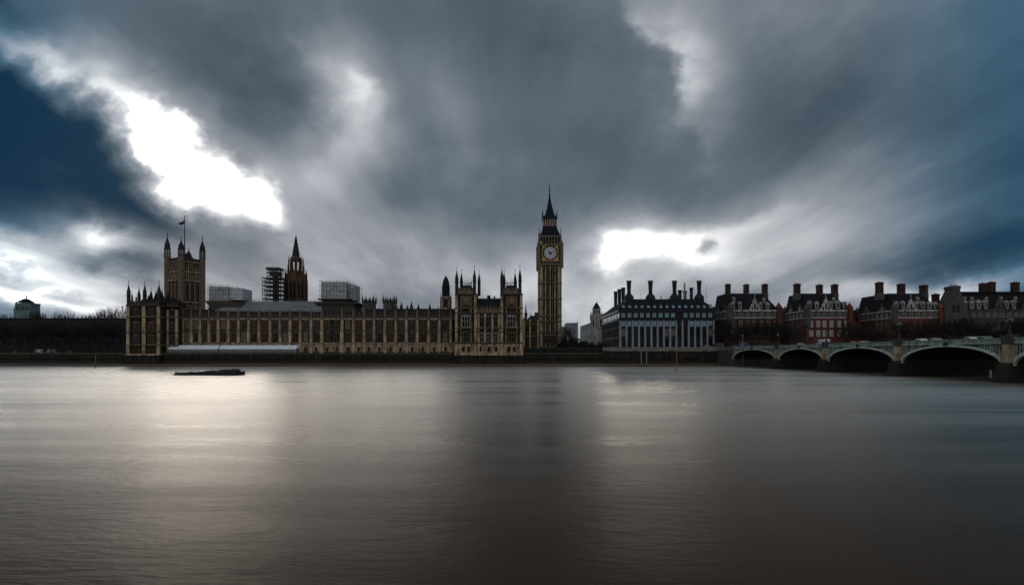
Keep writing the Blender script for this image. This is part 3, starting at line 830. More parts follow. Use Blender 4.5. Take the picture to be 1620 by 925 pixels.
# ------------------------------------------------------------------ octagonal central spire
def central_spire():
    Y = 360; u = U(Y)
    t = thing('octagonal_spire', 'reddish brown octagonal lantern tower with a needle spire above the palace roof', 'tower', (u.x(468), Y, LAND))
    c = u.x(468.2); r = 16.2 * u.s
    mb = MB(); mb.lathe(c, Y, [(r, LAND), (r, u.z(441)), (r * .9, u.z(435)), (r * .78, u.z(431)), (r * .62, u.z(428.5))], 8); mb.build('drum', 'stone_red', t)
    mb = MB()
    for i in range(8):
        a = math.pi / 8 + i * math.pi / 4
        x, y = c + r * math.cos(a), Y + r * math.sin(a)
        mb.lathe(x, y, [(.75, LAND), (.7, u.z(446)), (.4, u.z(440)), (.3, u.z(434)), (.02, u.z(425))], 5)
        x, y = c + r * .66 * math.cos(a), Y + r * .66 * math.sin(a)
        mb.lathe(x, y, [(.42, u.z(433)), (.4, u.z(414)), (.45, u.z(413.5)), (.02, u.z(405))], 5)
        for kk, (q_, p0, p1) in enumerate(((.80, 436, 416), (.93, 441, 424))):
            aa = a + (math.pi / 8 if kk == 0 else 0); x, y = c + r * q_ * math.cos(aa), Y + r * q_ * math.sin(aa)
            mb.lathe(x, y, spike_prof(.33, u.z(p0), u.z(p1)), 5)
    mb.build('buttress', 'stone_red', t)
    for i in range(8):
        a = i * math.pi / 4 - math.pi / 2
        for k in (-1, 1):
            tx, ty = -math.sin(a), math.cos(a); q = r * .925
            p = Vector((c + q * math.cos(a) + k * tx * 1.1, Y + q * math.sin(a) + k * ty * 1.1, 0))
            o = gothic_window(1.25, 9.5, 1, 1, parent=t, loc=(p.x, p.y, u.z(474)), stone='stone_red', bar=.2) if (i == 0 and k == -1) else None
            if o: proto = o; o.rotation_euler.z = a + math.pi / 2
            else:
                o = win_at(proto, p.x, p.y, u.z(474)); o.rotation_euler.z = a + math.pi / 2
    mb = MB(); q = r * .5
    for i in range(8):
        a = math.pi / 8 + i * math.pi / 4
        mb.tube((c + q * math.cos(a), Y + q * math.sin(a), u.z(430)), (c + q * .95 * math.cos(a), Y + q * .95 * math.sin(a), u.z(412)), .42, .38)
    mb.lathe(c, Y, [(q * .3, u.z(430)), (q * .28, u.z(412))], 6)
    mb.lathe(c, Y, [(q * 1.12, u.z(413)), (q * 1.12, u.z(409)), (q * .9, u.z(408)), (q * .66, u.z(405.5))], 8)
    mb.build('lantern', 'stone_red', t)
    mb = MB(); mb.lathe(c, Y, [(q * .66, u.z(405.4)), (q * .42, u.z(393)), (q * .21, u.z(380)), (q * .1, u.z(374)), (.28, u.z(373.5)), (.1, u.z(372.5)), (.02, u.z(369))], 8)
    for i in range(8):
        a = math.pi / 8 + i * math.pi / 4
        mb.tube((c + q * .68 * math.cos(a), Y + q * .68 * math.sin(a), u.z(405)), (c + q * .1 * math.cos(a), Y + q * .1 * math.sin(a), u.z(374.5)), .14, .08)
        for f in (.2, .4, .6, .8):
            q2 = q * (.68 - .58 * f); zf = u.z(405) + (u.z(374.5) - u.z(405)) * f
            mb.lathe(c + q2 * math.cos(a), Y + q2 * math.sin(a), [(.05, zf), (.28, zf + .25), (.02, zf + .8)], 4)
    mb.build('spire', 'soot', t)
central_spire()

# ------------------------------------------------------------------ scaffolding and temporary roofs
def scaffold(mb, x0, x1, y0, y1, z0, z1, nx, ny, nz, r=.07, brace=True):
    xs = [x0 + (x1 - x0) * i / nx for i in range(nx + 1)]; ys = [y0 + (y1 - y0) * i / ny for i in range(ny + 1)]; zs = [z0 + (z1 - z0) * i / nz for i in range(nz + 1)]
    for x in xs:
        for y in (y0, y1): mb.tube((x, y, z0), (x, y, z1 + .6), r, n=4)
    for y in ys[1:-1]:
        for x in (x0, x1): mb.tube((x, y, z0), (x, y, z1 + .6), r, n=4)
    for z in zs:
        for y in (y0, y1): mb.tube((x0 - .6, y, z), (x1 + .6, y, z), r, n=4)
        for x in (x0, x1): mb.tube((x, y0 - .6, z), (x, y1 + .6, z), r, n=4)
    if brace:
        for k in range(nz):
            i = k % nx
            mb.tube((xs[i], y0, zs[k]), (xs[i + 1], y0, zs[k + 1]), r * .9, n=4)
def sheeted_box(label, u, px0, px1, pyt, pyb, depth, y0, slope=0):
    Y = u.Y
    t = thing('scaffold_enclosure', label, 'scaffolding', (u.x((px0 + px1) / 2), Y, u.z(pyb)), group='sheeted scaffold boxes on the palace roof')
    x0, x1 = u.x(px0), u.x(px1); zb, zt = u.z(pyb), u.z(pyt)
    mb = MB(); mb.box(x0, x1, Y + y0, Y + y0 + depth, zb, zt)
    n = int((zt - zb) / .55)
    for k in range(n):
        z = zb + (zt - zb) * k / n; mb.box(x0 - .06, x1 + .06, Y + y0 - .06, Y + y0 + depth + .06, z, z + .09)
    for k in range(13):
        x = x0 + (x1 - x0) * k / 12; mb.box(x - .05, x + .05, Y + y0 - .1, Y + y0 - .063, zb, zt)
    mb.build('sheeting', 'sheet', t)
    mb = MB(); scaffold(mb, x0 - .5, x1 + .5, Y + y0 - .6, Y + y0 + depth + .6, zb - 3.5, zt + .5, 8, 3, 5)
    mb.build('scaffold_frame', 'steel', t)
    mb = MB(); mb.box(x0 - 1.5, x1 + 2, Y + y0 - 1.2, Y + y0 + depth + 1.2, zb - .55, zb - .1)
    mb.box(x0 + .3, x1 - .3, Y + y0 + .5, Y + y0 + depth, zb - 4.6, zb - .56)
    mb.build('platform', 'timber', t)
    return t
u = U(316)
sheeted_box('white sheeted scaffold box on the roof beside the massive square tower', u, 330.5, 361, 453, 475.5, 12, 0)
t2 = sheeted_box('large white sheeted scaffold box on the roof beyond the needle spire', u, 508, 548, 445.5, 472, 14, 0)
# the side wings of the boxes that recede
mb = MB(); mb.box(u.x(548.1), u.x(559), 319, 330, u.z(474), u.z(449)); 
for k in range(8): mb.box(u.x(548.1), u.x(559) + .05, 318.94, 330.06, u.z(474 - k * 3), u.z(474 - k * 3) + .09)
mb.build('sheeting', 'sheet', t2)
mb = MB(); scaffold(mb, u.x(548.5), u.x(561.5), 317.5, 331, u.z(478), u.z(452), 3, 3, 6); mb.build('scaffold_frame', 'steel', t2)
mb = MB(); mb.box(u.x(500), u.x(568), 313, 332, u.z(481), u.z(478.5)); mb.box(u.x(510), u.x(562), 314, 331, u.z(493), u.z(481.1)); mb.build('platform', 'timber', t2)
t1 = [o for o in bpy.data.objects if o.name == 'scaffold_enclosure'][0]
mb = MB(); mb.box(u.x(361.1), u.x(382), 317, 329, u.z(474), u.z(455.5))
for k in range(6): mb.box(u.x(361.1), u.x(382) + .05, 316.94, 329.06, u.z(474 - k * 3), u.z(474 - k * 3) + .09)
mb.build('sheeting', 'sheet', t1)
mb = MB(); mb.xz([(u.x(328), u.z(477.5)), (u.x(341), u.z(493)), (u.x(384), u.z(493)), (u.x(384), u.z(477.5))], 314, 328); mb.build('platform', 'timber', t1)

# long temporary roof
u = U(312)
t = thing('temporary_roof', 'long grey corrugated temporary roof over the palace between the two white boxes', 'roof', (u.x(428), 312, u.z(493)))
mb = MB()
mb.loft([[(u.x(343), 310, u.z(492.6)), (u.x(509), 310, u.z(492.6)), (u.x(506), 322, u.z(474.5)), (u.x(362), 322, u.z(474.5))],
         [(u.x(343), 310.1, u.z(491.6)), (u.x(509), 310.1, u.z(491.6)), (u.x(506), 322, u.z(473.8)), (u.x(362), 322, u.z(473.8))]])
for k in range(11):
    f = k / 11
    za = u.z(491.6) + (u.z(473.8) - u.z(491.6)) * f; ya = 310.1 + 11.9 * f
    xa = u.x(343 + 19 * f); xb = u.x(509 - 3 * f)
    mb.box(xa, xb, ya - .05, ya + .08, za - .1, za + .22)
mb.build('corrugated_sheets', 'sheet_grey', t)
mb = MB(); mb.box(u.x(345), u.x(508), 310.6, 310.9, u.z(495), u.z(492.7)); mb.build('eaves_board', 'timber', t)
mb = MB()
for k in range(22):
    x = u.x(364 + k * 6.5); mb.tube((x, 322, u.z(474)), (x, 322, u.z(470.5)), .06, n=4)
mb.tube((u.x(364), 322, u.z(471)), (u.x(503), 322, u.z(471)), .06, n=4)
mb.tube((u.x(364), 322, u.z(472.4)), (u.x(503), 322, u.z(472.4)), .05, n=4)
mb.build('guard_rail', 'steel', t)

# scaffold round the stair tower
u = U(350)
t = thing('scaffold_tower', 'dark openwork scaffold wrapped round a small tower beside the needle spire', 'scaffolding', (u.x(436), 350, u.z(476)))
mb = MB(); c = u.x(436.5)
mb.lathe(c, 350, [(1.7, u.z(478)), (1.7, u.z(440)), (1.4, u.z(438))], 8); mb.build('tower_core', 'soot', t)
mb = MB(); scaffold(mb, u.x(421), u.x(450), 345, 355, u.z(476), u.z(441), 5, 3, 8, .14); scaffold(mb, u.x(426.5), u.x(444), 346.5, 353.5, u.z(441), u.z(424.5), 4, 2, 4, .14)
rs = random.Random(5)
for k in range(26):
    x = u.x(rs.uniform(421, 450)); z = u.z(rs.uniform(476, 445)); mb.tube((x, 344.8, z), (x + rs.uniform(-2.5, 2.5), 344.8, z + rs.uniform(1, 4)), .06, n=4)
mb.build('scaffold_frame', 'steel', t)
mb = MB()
for k, py in enumerate((474, 467, 460.5, 454, 447.5, 441.5)):
    u.box(mb, 420.5 if k % 2 else 421.5, 450.5 if k != 3 else 447, py, py - .6, -5.5, 5.5)
u.box(mb, 424.5, 445.5, 427, 424.8, -4, 4); u.box(mb, 426, 444, 432.5, 431.6, -4, 4)
u.box(mb, 430, 443, 430, 437, -3, 3)
mb.build('platform', 'timber', t)

# ------------------------------------------------------------------ clock tower
def clock_tower():
    Y = 352; u = U(Y)
    t = thing('clock_tower', 'tall slender stone clock tower with white dial and tiered iron spire', 'tower', (u.x(870.4), Y, LAND))
    c = 870.4; hw = 16.7; D = hw * 2 * u.s; yc = Y + D / 2; X = u.x(c); W = hw * u.s
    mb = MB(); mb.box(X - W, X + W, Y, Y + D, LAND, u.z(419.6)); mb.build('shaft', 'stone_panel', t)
    # four sides share the same ribs
    def sides(mb, s0, s1, z0, z1, d0, d1):
        mb.box(X + s0, X + s1, Y - d1, Y - d0, z0, z1); mb.box(X + s0, X + s1, Y + D + d0, Y + D + d1, z0, z1)
        mb.box(X - W - d1, X - W - d0, yc + s0, yc + s1, z0, z1); mb.box(X + W + d0, X + W + d1, yc + s0, yc + s1, z0, z1)
    mb = MB()
    bands = [(549, 526.6), (524.8, 510), (508, 501), (499, 474), (472, 449.5), (447.5, 421)]
    for z0, z1 in bands:
        for k in range(9):
            s = -W + 2 * W * (k + .5) / 9
            w = .17 if k % 2 else .30
            if k in (0, 8): s += .25 * (1 if k == 0 else -1); w = .66
            mb.use(0 if k in (0, 8) or k % 2 == 0 else 1)
            sides(mb, s - w, s + w, u.z(z0), u.z(z1), .003, .55 if k in (0, 8) else .38)
    mb.build('rib', ['stone', 'stone_trim'], t)
    win = None
    for z0, z1 in bands[:1] + bands[1:]:
        h = (z0 - z1) * u.s
        mb = MB()
        for k in (1.5, 2.5, 3.5, 4.5, 5.5, 6.5):
            if k in (1.5, 6.5) : continue
            s = -W + 2 * W * (k + .5) / 9
            sides(mb, s - .26, s + .26, u.z(z0) + h * .12, u.z(z0) + h * .9, .003, .06)
        mb.build('window', 'glass_dull', t)
    for py, h in ((525.6, .6), (509, .5), (500, .5), (473, .6), (448.5, .6), (550, .8)):
        mb = MB(); z = u.z(py); mb.box(X - W - .7, X + W + .7, Y - .7, Y + D + .7, z, z + h); mb.build('string_course', 'stone_trim', t)
    # great base window
    o = gothic_window(6.4, 4.2, 6, 1, parent=t, loc=(X, Y - .6, u.z(542)), bar=.22)
    # corbelled clock stage
    W2 = 18.3 * u.s; y0 = yc - W2; y1 = yc + W2
    mb = MB(); mb.rect_loft([(X - W, X + W, Y, Y + D, u.z(424)), (X - W2, X + W2, y0, y1, u.z(419.6)), (X - W2, X + W2, y0, y1, u.z(388))]); mb.build('clock_stage', 'stone_dark', t)
    mb = MB()
    for py, h, e in ((419.5, .8, .45), (413.6, .5, .4), (389, .9, .6)):
        mb.box(X - W2 - e, X + W2 + e, y0 - e, y1 + e, u.z(py), u.z(py) + h)
    for s in (-1, 1):
        for yy in (y0, y1): mb.lathe(X + s * W2, yy, [(.95, u.z(424)), (.95, u.z(387)), (1.1, u.z(386.6)), (.5, u.z(383)), (.12, u.z(380)), (.02, u.z(374))], 8)
    for k in range(7):
        x = X - W2 + 2 * W2 * (k + .5) / 7; mb.box(x - .2, x + .2, y0 - .35, y0 - .003, u.z(419), u.z(414))
    mb.build('cornice', 'stone_trim', t)
    zc = u.z(400.3); r = 10.2 * u.s
    mb = MB()   # spandrel frame round the dial
    R2 = r * 1.14
    for k in range(4):
        pass
    mb.box(X - R2 - .35, X + R2 + .35, y0 - .42, y0 - .003, zc + R2, zc + R2 + .35); mb.box(X - R2 - .35, X + R2 + .35, y0 - .42, y0 - .003, zc - R2 - .35, zc - R2)
    mb.box(X - R2 - .35, X - R2, y0 - .419, y0 - .003, zc - R2, zc + R2); mb.box(X + R2, X + R2 + .35, y0 - .419, y0 - .003, zc - R2, zc + R2)
    for s in (-1, 1):
        for q in (-1, 1): mb.xz([(X + s * R2, zc + q * R2), (X + s * R2 * .45, zc + q * R2), (X + s * R2, zc + q * R2 * .45)][:: s * q], y0 - .2, y0 - .003)
    mb.build('dial_frame', 'gold', t)
    def disc(mb, r0, r1, ya, yb, n=48):
        a = [(X + r0 * math.cos(2 * math.pi * i / n), zc + r0 * math.sin(2 * math.pi * i / n)) for i in range(n)]
        if r1 == 0: mb.xz(a, ya, yb); return
        b = [(X + r1 * math.cos(2 * math.pi * i / n), zc + r1 * math.sin(2 * math.pi * i / n)) for i in range(n)]
        for i in range(n):
            j = (i + 1) % n; mb.xz([a[i], a[j], b[j], b[i]], ya, yb)
    mb = MB(); disc(mb, r, 0, y0 - .12, y0 - .004)
    dial = mb.build('clock_dial', 'opal', t)
    mb = MB(); disc(mb, r * .70, r * .66, y0 - .2, y0 - .123); disc(mb, r * 1.03, r * .955, y0 - .3, y0 - .123); disc(mb, r * .32, r * .29, y0 - .2, y0 - .123)
    for k in range(12):   # roman style hour marks
        a = k * math.pi / 6; d = Vector((math.sin(a), 0, math.cos(a))); p = Vector((d.z, 0, -d.x))
        for off in (-.17, 0, .17) if k % 3 else (-.26, -.09, .09, .26):
            q = Vector((X, y0 - .16, zc)) + p * off
            mb.tube(q + d * r * .73, q + d * r * .93, .05, n=4)
    for k in range(24):
        a = k * math.pi / 12; d = Vector((math.sin(a), 0, math.cos(a)))
        mb.tube(Vector((X, y0 - .15, zc)) + d * r * .3, Vector((X, y0 - .15, zc)) + d * r * .66, .035, n=4)
    mb.build('dial_tracery', 'black', dial)
    for n_, ln, ww, a in (('hour_hand', .5, .26, R(-40)), ('minute_hand', .86, .15, R(62))):
        mb = MB(); d = Vector((math.sin(a), 0, math.cos(a))); p = Vector((d.z, 0, -d.x)); o_ = Vector((X, y0 - .28, zc))
        mb.loft([[o_ - d * .9 + p * ww, o_ - d * .9 - p * ww, o_ + d * r * ln - p * ww * .25, o_ + d * r * ln + p * ww * .25],
                 [q + Vector((0, -.08, 0)) for q in (o_ - d * .9 + p * ww, o_ - d * .9 - p * ww, o_ + d * r * ln - p * ww * .25, o_ + d * r * ln + p * ww * .25)]])
        disc(mb, .55, 0, y0 - .42, y0 - .37, 16)
        mb.build(n_, 'black', dial)
    # belfry stage with open arches
    W3 = 16.4 * u.s; a0, a1 = yc - W3, yc + W3
    mb = MB(); mb.box(X - W3 * .8, X + W3 * .8, a0 + W3 * .2, a1 - W3 * .2, u.z(388), u.z(374)); mb.build('belfry_core', 'black', t)
    mb = MB()
    for k in range(8):
        s = -W3 + 2 * W3 * k / 7
        w = .5 if k in (0, 7) else .28
        for yy in (a0, a1): mb.box(X + s - w, X + s + w, yy - .3, yy + .3, u.z(386.4), u.z(375.2))
        for xx in (-W3, W3): mb.box(X + xx - .3, X + xx + .3, yc + s - w, yc + s + w, u.z(386.4), u.z(375.2))
    mb.box(X - W3 - .5, X + W3 + .5, a0 - .5, a1 + .5, u.z(375.1), u.z(372.6))
    mb.build('belfry_arcade', 'stone_trim', t)
    # lower iron roof, lantern, spire
    W4 = 10.6 * u.s
    mb = MB(); mb.rect_loft([(X - W3, X + W3, a0, a1, u.z(372.5)), (X - W3 * .86, X + W3 * .86, yc - W3 * .86, yc + W3 * .86, u.z(367)), (X - W4, X + W4, yc - W4, yc + W4, u.z(358.5)), (X - W4 * 1.05, X + W4 * 1.05, yc - W4 * 1.05, yc + W4 * 1.05, u.z(358.4)), (X - W4 * 1.05, X + W4 * 1.05, yc - W4 * 1.05, yc + W4 * 1.05, u.z(356.6))])
    for k in range(5):
        for row, f in ((369, .93), (363.5, .74)):
            x = X - W3 * .66 * f + W3 * 1.32 * f * k / 4
            mb.xz([(x - .35, u.z(row)), (x + .35, u.z(row)), (x, u.z(row - 3))], yc - W3 * f - .5, yc - W3 * f + 1)
    mb.build('roof', 'iron', t)
    mb = MB()
    for k in range(7):
        s = -W4 + 2 * W4 * k / 6
        for q in (yc - W4, yc + W4): mb.box(X + s - .22, X + s + .22, q - .2, q + .2, u.z(356.5), u.z(345))
        for q in (X - W4, X + W4): mb.box(q - .2, q + .2, yc + s - .22, yc + s + .22, u.z(356.5), u.z(345))
    mb.use(1).box(X - W4 * .84, X + W4 * .84, yc - W4 * .84, yc + W4 * .84, u.z(356.5), u.z(345))
    mb.build('lantern', ['portland', 'oxred'], t)
    mb = MB()
    mb.rect_loft([(X - W4 * 1.12, X + W4 * 1.12, yc - W4 * 1.12, yc + W4 * 1.12, u.z(345)), (X - W4 * 1.05, X + W4 * 1.05, yc - W4 * 1.05, yc + W4 * 1.05, u.z(341))])
    s = [(.72, 338), (.55, 331), (.36, 323), (.22, 315), (.12, 308), (.1, 306)]
    mb.rect_loft([(X - W4 * 1.0, X + W4 * 1.0, yc - W4, yc + W4, u.z(340.9))] + [(X - W4 * k, X + W4 * k, yc - W4 * k, yc + W4 * k, u.z(p)) for k, p in s])
    mb.xz([(X - .8, u.z(337)), (X + .8, u.z(337)), (X, u.z(329))], yc - W4 * .8, yc)
    mb.build('spire', 'iron', t)
    mb = MB(); mb.lathe(X, yc, [(.3, u.z(306)), (.35, u.z(305)), (.62, u.z(303.6)), (.35, u.z(302)), (.26, u.z(301)), (.22, u.z(297.5)), (.6, u.z(296.8)), (.2, u.z(295.6)), (.18, u.z(291)), (.34, u.z(290.2)), (.05, u.z(287.4))], 8)
    mb.box(X - .7, X + .7, yc - .06, yc + .06, u.z(297), u.z(296.3)); mb.box(X - .55, X + .55, yc - .1, yc + .1, u.z(293), u.z(292))
    mb.build('finial', 'black', t)
    for sx in (-1, 1):
        for w, p0, p1 in ((W3 + .1, 373, 360), (W4 * 1.06, 342, 329)):
            for yy in (yc - w, yc + w):
                mb = MB(); mb.lathe(X + sx * w, yy, [(.28, u.z(p0)), (.2, u.z(p1 + 4)), (.35, u.z(p1 + 3.4)), (.1, u.z(p1 + 2)), (.02, u.z(p1))], 6); mb.build('pinnacle', 'soot', t)
clock_tower()

# low range between pavilion and clock tower
u = U(330)
t = thing('palace_range', 'low dark stone wing between the twin towered pavilion and the clock tower', 'building', (u.x(841), 330, LAND))
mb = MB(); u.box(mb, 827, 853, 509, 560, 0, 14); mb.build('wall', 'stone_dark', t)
mb = MB()
for p in (829, 838.5, 851): u.box(mb, p - 1.3, p + 1.3, 505, 560, -.5, -.003)
mb.build('buttress', 'stone', t)
mb = MB(); u.box(mb, 827, 853, 509, 507, -.3, 14.1); u.box(mb, 827, 853, 527, 525.8, -.3, -.003); battlement(mb, u.x(827), u.x(853), 330, 330.5, u.z(507), u.z(503), 1.3); mb.build('parapet', 'stone_dark', t)
mb = MB(); mb.rect_loft([(u.x(836), u.x(853), 333, 343, u.z(506.9)), (u.x(839), u.x(852), 337, 339, u.z(498))]); mb.build('roof', 'slate', t)
mb = MB(); u.box(mb, 846.5, 852.5, 493, 504, 5, 9); mb.build('chimney', 'stone_dark', t)
for p, top, r in ((832, 476, .75), (839.6, 491.5, .4)):
    mb = MB(); mb.lathe(u.x(p), 331, spike_prof(r, u.z(512), u.z(top)), 6); mb.build('pinnacle', 'soot', t)
w1 = gothic_window(2.0, 4.6, 2, 1, parent=t, loc=(u.x(833.7), 329.93, u.z(525)))
win_at(w1, u.x(844.5), 329.93, u.z(525)); win_at(w1, u.x(833.7), 329.93, u.z(545)); win_at(w1, u.x(844.5), 329.93, u.z(545))

# ------------------------------------------------------------------ bronze office block
def plain_window(w, h, glass, frame='bronze', bars=(1, 1), bar=.08, parent=None, loc=(0, 0, 0), rot=0, name='window', sill=None):
    mb = MB(); mb.use(1).box(-w / 2, w / 2, -.03, .05, 0, h)
    mb.use(0)
    mb.box(-w / 2 - bar, -w / 2, -.12, .05, -bar, h + bar); mb.box(w / 2, w / 2 + bar, -.12, .05, -bar, h + bar)
    mb.box(-w / 2, w / 2, -.119, .05, h, h + bar); mb.box(-w / 2, w / 2, -.119, .05, -bar, 0)
    for i in range(1, bars[0] + 1):
        x = -w / 2 + w * i / (bars[0] + 1); mb.box(x - bar / 3, x + bar / 3, -.08, -.033, 0, h)
    for i in range(1, bars[1] + 1):
        z = h * i / (bars[1] + 1); mb.box(-w / 2, w / 2, -.07, -.034, z - bar / 3, z + bar / 3)
    o = mb.build(name, [frame, glass], parent, world=False)
    o.location = Vector(loc) - (chain_loc(parent) if parent else Vector()); o.rotation_euler.z = rot
    return o
def bronze_block():
    Y = 310; u = U(Y); DEP = 58
    t = thing('office_block', 'dark bronze office block with pale stone piers, windows with painted blue sky reflection and tall ventilation chimneys', 'building', (u.x(1054), Y, EMB))
    X0, X1 = u.x(980.5), u.x(1129)
    zb = EMB - .5
    mb = MB(); mb.box(X0, X1, Y, Y + DEP, zb, u.z(489)); mb.build('wall', 'bronze', t)
    n = 15; px = [981 + (1128.5 - 981) * i / n for i in range(n + 1)]
    for p in px:
        mb = MB(); x = u.x(p)
        mb.loft([[(x - .50, Y - .9, zb), (x + .50, Y - .9, zb), (x + .50, Y - .003, zb), (x - .50, Y - .003, zb)],
                 [(x - .44, Y - .7, u.z(518)), (x + .44, Y - .7, u.z(518)), (x + .44, Y - .003, u.z(518)), (x - .44, Y - .003, u.z(518))],
                 [(x - .22, Y - .5, u.z(504)), (x + .22, Y - .5, u.z(504)), (x + .22, Y - .003, u.z(504)), (x - .22, Y - .003, u.z(504))]])
        mb.build('stone_pier', 'pale_column', t)
        mb = MB(); mb.box(x - .3, x + .3, Y - .75, Y - .003, u.z(503.9), u.z(489)); mb.build('bronze_fin', 'bronze', t)
    for p0, p1, d in ((494, 488.6, .95), (506.2, 502.8, .6), (518.6, 516.6, .4), (535.4, 532, .4), (549, 547.4, .5)):
        mb = MB(); mb.box(X0 - d, X1 + d, Y - d, Y + DEP + d, u.z(p0), u.z(p1)); mb.build('floor_band', 'bronze', t)
    tints = ['glass_blue', 'glass_blue', 'glass_blue', 'glass_blue', 'glass_teal', 'glass_teal', 'glass_teal', 'glass_blue', 'glass_teal']
    ru = random.Random(4)
    proto = {}
    def put(kind, w, h, g, x, y, z, rot=0, bars=(1, 1)):
        k = (kind, g)
        if k not in proto: proto[k] = plain_window(w, h, g, bars=bars, parent=t, loc=(x, y, z), rot=rot)
        else:
            o = win_at(proto[k], x, y, z); o.rotation_euler.z = rot
    for i in range(n):
        c = u.x((px[i] + px[i + 1]) / 2)
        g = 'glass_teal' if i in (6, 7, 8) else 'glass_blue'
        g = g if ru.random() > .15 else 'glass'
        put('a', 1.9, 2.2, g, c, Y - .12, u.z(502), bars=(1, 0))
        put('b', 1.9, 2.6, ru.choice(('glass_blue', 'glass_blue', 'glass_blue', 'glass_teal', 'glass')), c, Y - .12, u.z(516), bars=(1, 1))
        put('c', 2.0, 3.5, ru.choice(('glass', 'glass', 'glass_dull', 'pale_pane')), c, Y - .12, u.z(531.4), bars=(2, 2))
        put('d', 2.0, 3.4, ru.choice(('glass', 'glass', 'glass_dull')), c, Y - .12, u.z(547), bars=(1, 0))
    m = 12
    for i in range(m):
        y = Y + DEP * (i + .5) / m
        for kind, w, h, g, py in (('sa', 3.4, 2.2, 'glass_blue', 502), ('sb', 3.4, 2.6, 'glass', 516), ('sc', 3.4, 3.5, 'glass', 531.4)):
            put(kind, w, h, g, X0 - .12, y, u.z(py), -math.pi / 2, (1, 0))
    for i in range(m + 1):
        mb = MB(); y = Y + DEP * i / m; mb.box(X0 - .7, X0 - .003, y - .35, y + .35, zb, u.z(505)); mb.build('stone_pier', 'portland_dirty', t)
    # attic and roof: steep, with radiating ribs down to the bays
    e = 1.6
    mb = MB()
    zr = u.z(470.5); ze = u.z(488.5)
    ring = [(X0 - e, X1 + .3, Y - .9, Y + DEP + e, ze), (X0 + 2.4, X1 - 2.6, Y + 2.4, Y + DEP - 3, u.z(480)), (X0 + 4.6, X1 - 5, Y + 5, Y + DEP - 6, u.z(474)), (X0 + 9, X1 - 9, Y + 9, Y + DEP - 9, zr)]
    mb.rect_loft(ring)
    mb.build('roof', 'slate', t)
    mb = MB()
    tops = [995, 1029, 1067, 1106]
    def onroof(px, f):
        """point on the front slope, f = 0 eaves .. 1 ridge"""
        if f < .5: k = f / .5; return Y - .9 + 3.3 * k, ze + (u.z(480) - ze) * k
        k = (f - .5) / .5; return Y + 2.4 + 6.6 * k, u.z(480) + (zr - u.z(480)) * k
    for i, p in enumerate(px):
        q = min(tops, key=lambda a: abs(a - p))
        pts = []
        for k in range(5):
            f = k / 4; yy, zz = onroof(0, f)
            pts.append((u.x(p + (q - p) * f * .8), yy - .15, zz + .12))
        for a, b in zip(pts[:-1], pts[1:]): mb.tube(a, b, .3, n=4)
    mb.build('roof_rib', 'bronze', t)
    for i in range(n):   # triangular attic lights between the ribs
        c = u.x((px[i] + px[i + 1]) / 2)
        mb = MB(); y1, z1 = onroof(0, .05)
        zt = u.z(481.5)
        mb.loft([[(c - 1.05, y1 - .5, z1 - .1), (c + 1.05, y1 - .5, z1 - .1), (c + .55, y1 + .6, zt), (c - .55, y1 + .6, zt)], [(c - 1.05, y1 + 3, z1 - .1), (c + 1.05, y1 + 3, z1 - .1), (c + .55, y1 + 3, zt), (c - .55, y1 + 3, zt)]])
        mb.use(1)
        mb.loft([[(c - .75, y1 - .56, z1 + .2), (c + .75, y1 - .56, z1 + .2), (c + .4, y1 + .5, zt - .25), (c - .4, y1 + .5, zt - .25)], [(c - .75, y1 - .4, z1 + .2), (c + .75, y1 - .4, z1 + .2), (c + .4, y1 + .62, zt - .25), (c - .4, y1 + .62, zt - .25)]])
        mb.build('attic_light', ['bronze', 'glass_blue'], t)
    def chimney(px, Yc, zbase, ztop, k=1):
        uu = U(Yc); x = uu.x(px); mb = MB(); h = ztop - zbase
        mb.lathe(x, Yc, [(2.6 * k, zbase - 1.5), (2.4 * k, zbase + h * .12), (2.2 * k, zbase + h * .2), (1.1 * k, zbase + h * .34)], 14)
        mb.use(1).lathe(x, Yc, [(2.35 * k, zbase + h * .17), (2.3 * k, zbase + h * .21)], 14)
        mb.use(0).lathe(x, Yc, [(1.0 * k, zbase + h * .33), (.92 * k, zbase + h * .5), (1.15 * k, zbase + h * .9), (1.2 * k, zbase + h * .93)], 14)
        mb.use(1).lathe(x, Yc, [(1.3 * k, zbase + h * .93), (1.3 * k, ztop)], 14)
        mb.build('chimney', ['bronze', 'portland_dirty'], t)
    for p in tops: chimney(p, Y + 9.5, zr - .6, U(Y + 9.5).z(444))
    for p, Yc, tp in ((986, Y + 22, 455), (980, Y + 33, 457.5), (974, Y + 45, 461)):
        uu = U(Yc); mb = MB(); mb.lathe(uu.x(p), Yc, [(1.3, zr - 3), (.9, zr + .2), (1.0, uu.z(tp + 2)), (1.2, uu.z(tp + 1.5)), (1.2, uu.z(tp))], 12); mb.build('chimney', 'bronze', t)
    for p, tp, r in ((1075.6, 459, .95), (1083.5, 460, .95), (1093.7, 455, .9)):
        Yc = Y + 30; uu = U(Yc); mb = MB(); mb.lathe(uu.x(p), Yc, [(r, zr - 1), (r * .9, uu.z(tp + 4)), (r * 1.2, uu.z(tp + 3)), (r * 1.2, uu.z(tp))], 12); mb.build('chimney', 'bronze', t)
    for p, tp, r in ((1117, 451, .1), (1013, 463, .08), (1083, 447.5, .45), (1046, 468, .3)):
        mb = MB(); uu = U(Y + 20); mb.tube((uu.x(p), Y + 20, zr - 1), (uu.x(p), Y + 20, uu.z(tp)), r, n=6); mb.build('mast', 'grey_metal', t)
bronze_block()

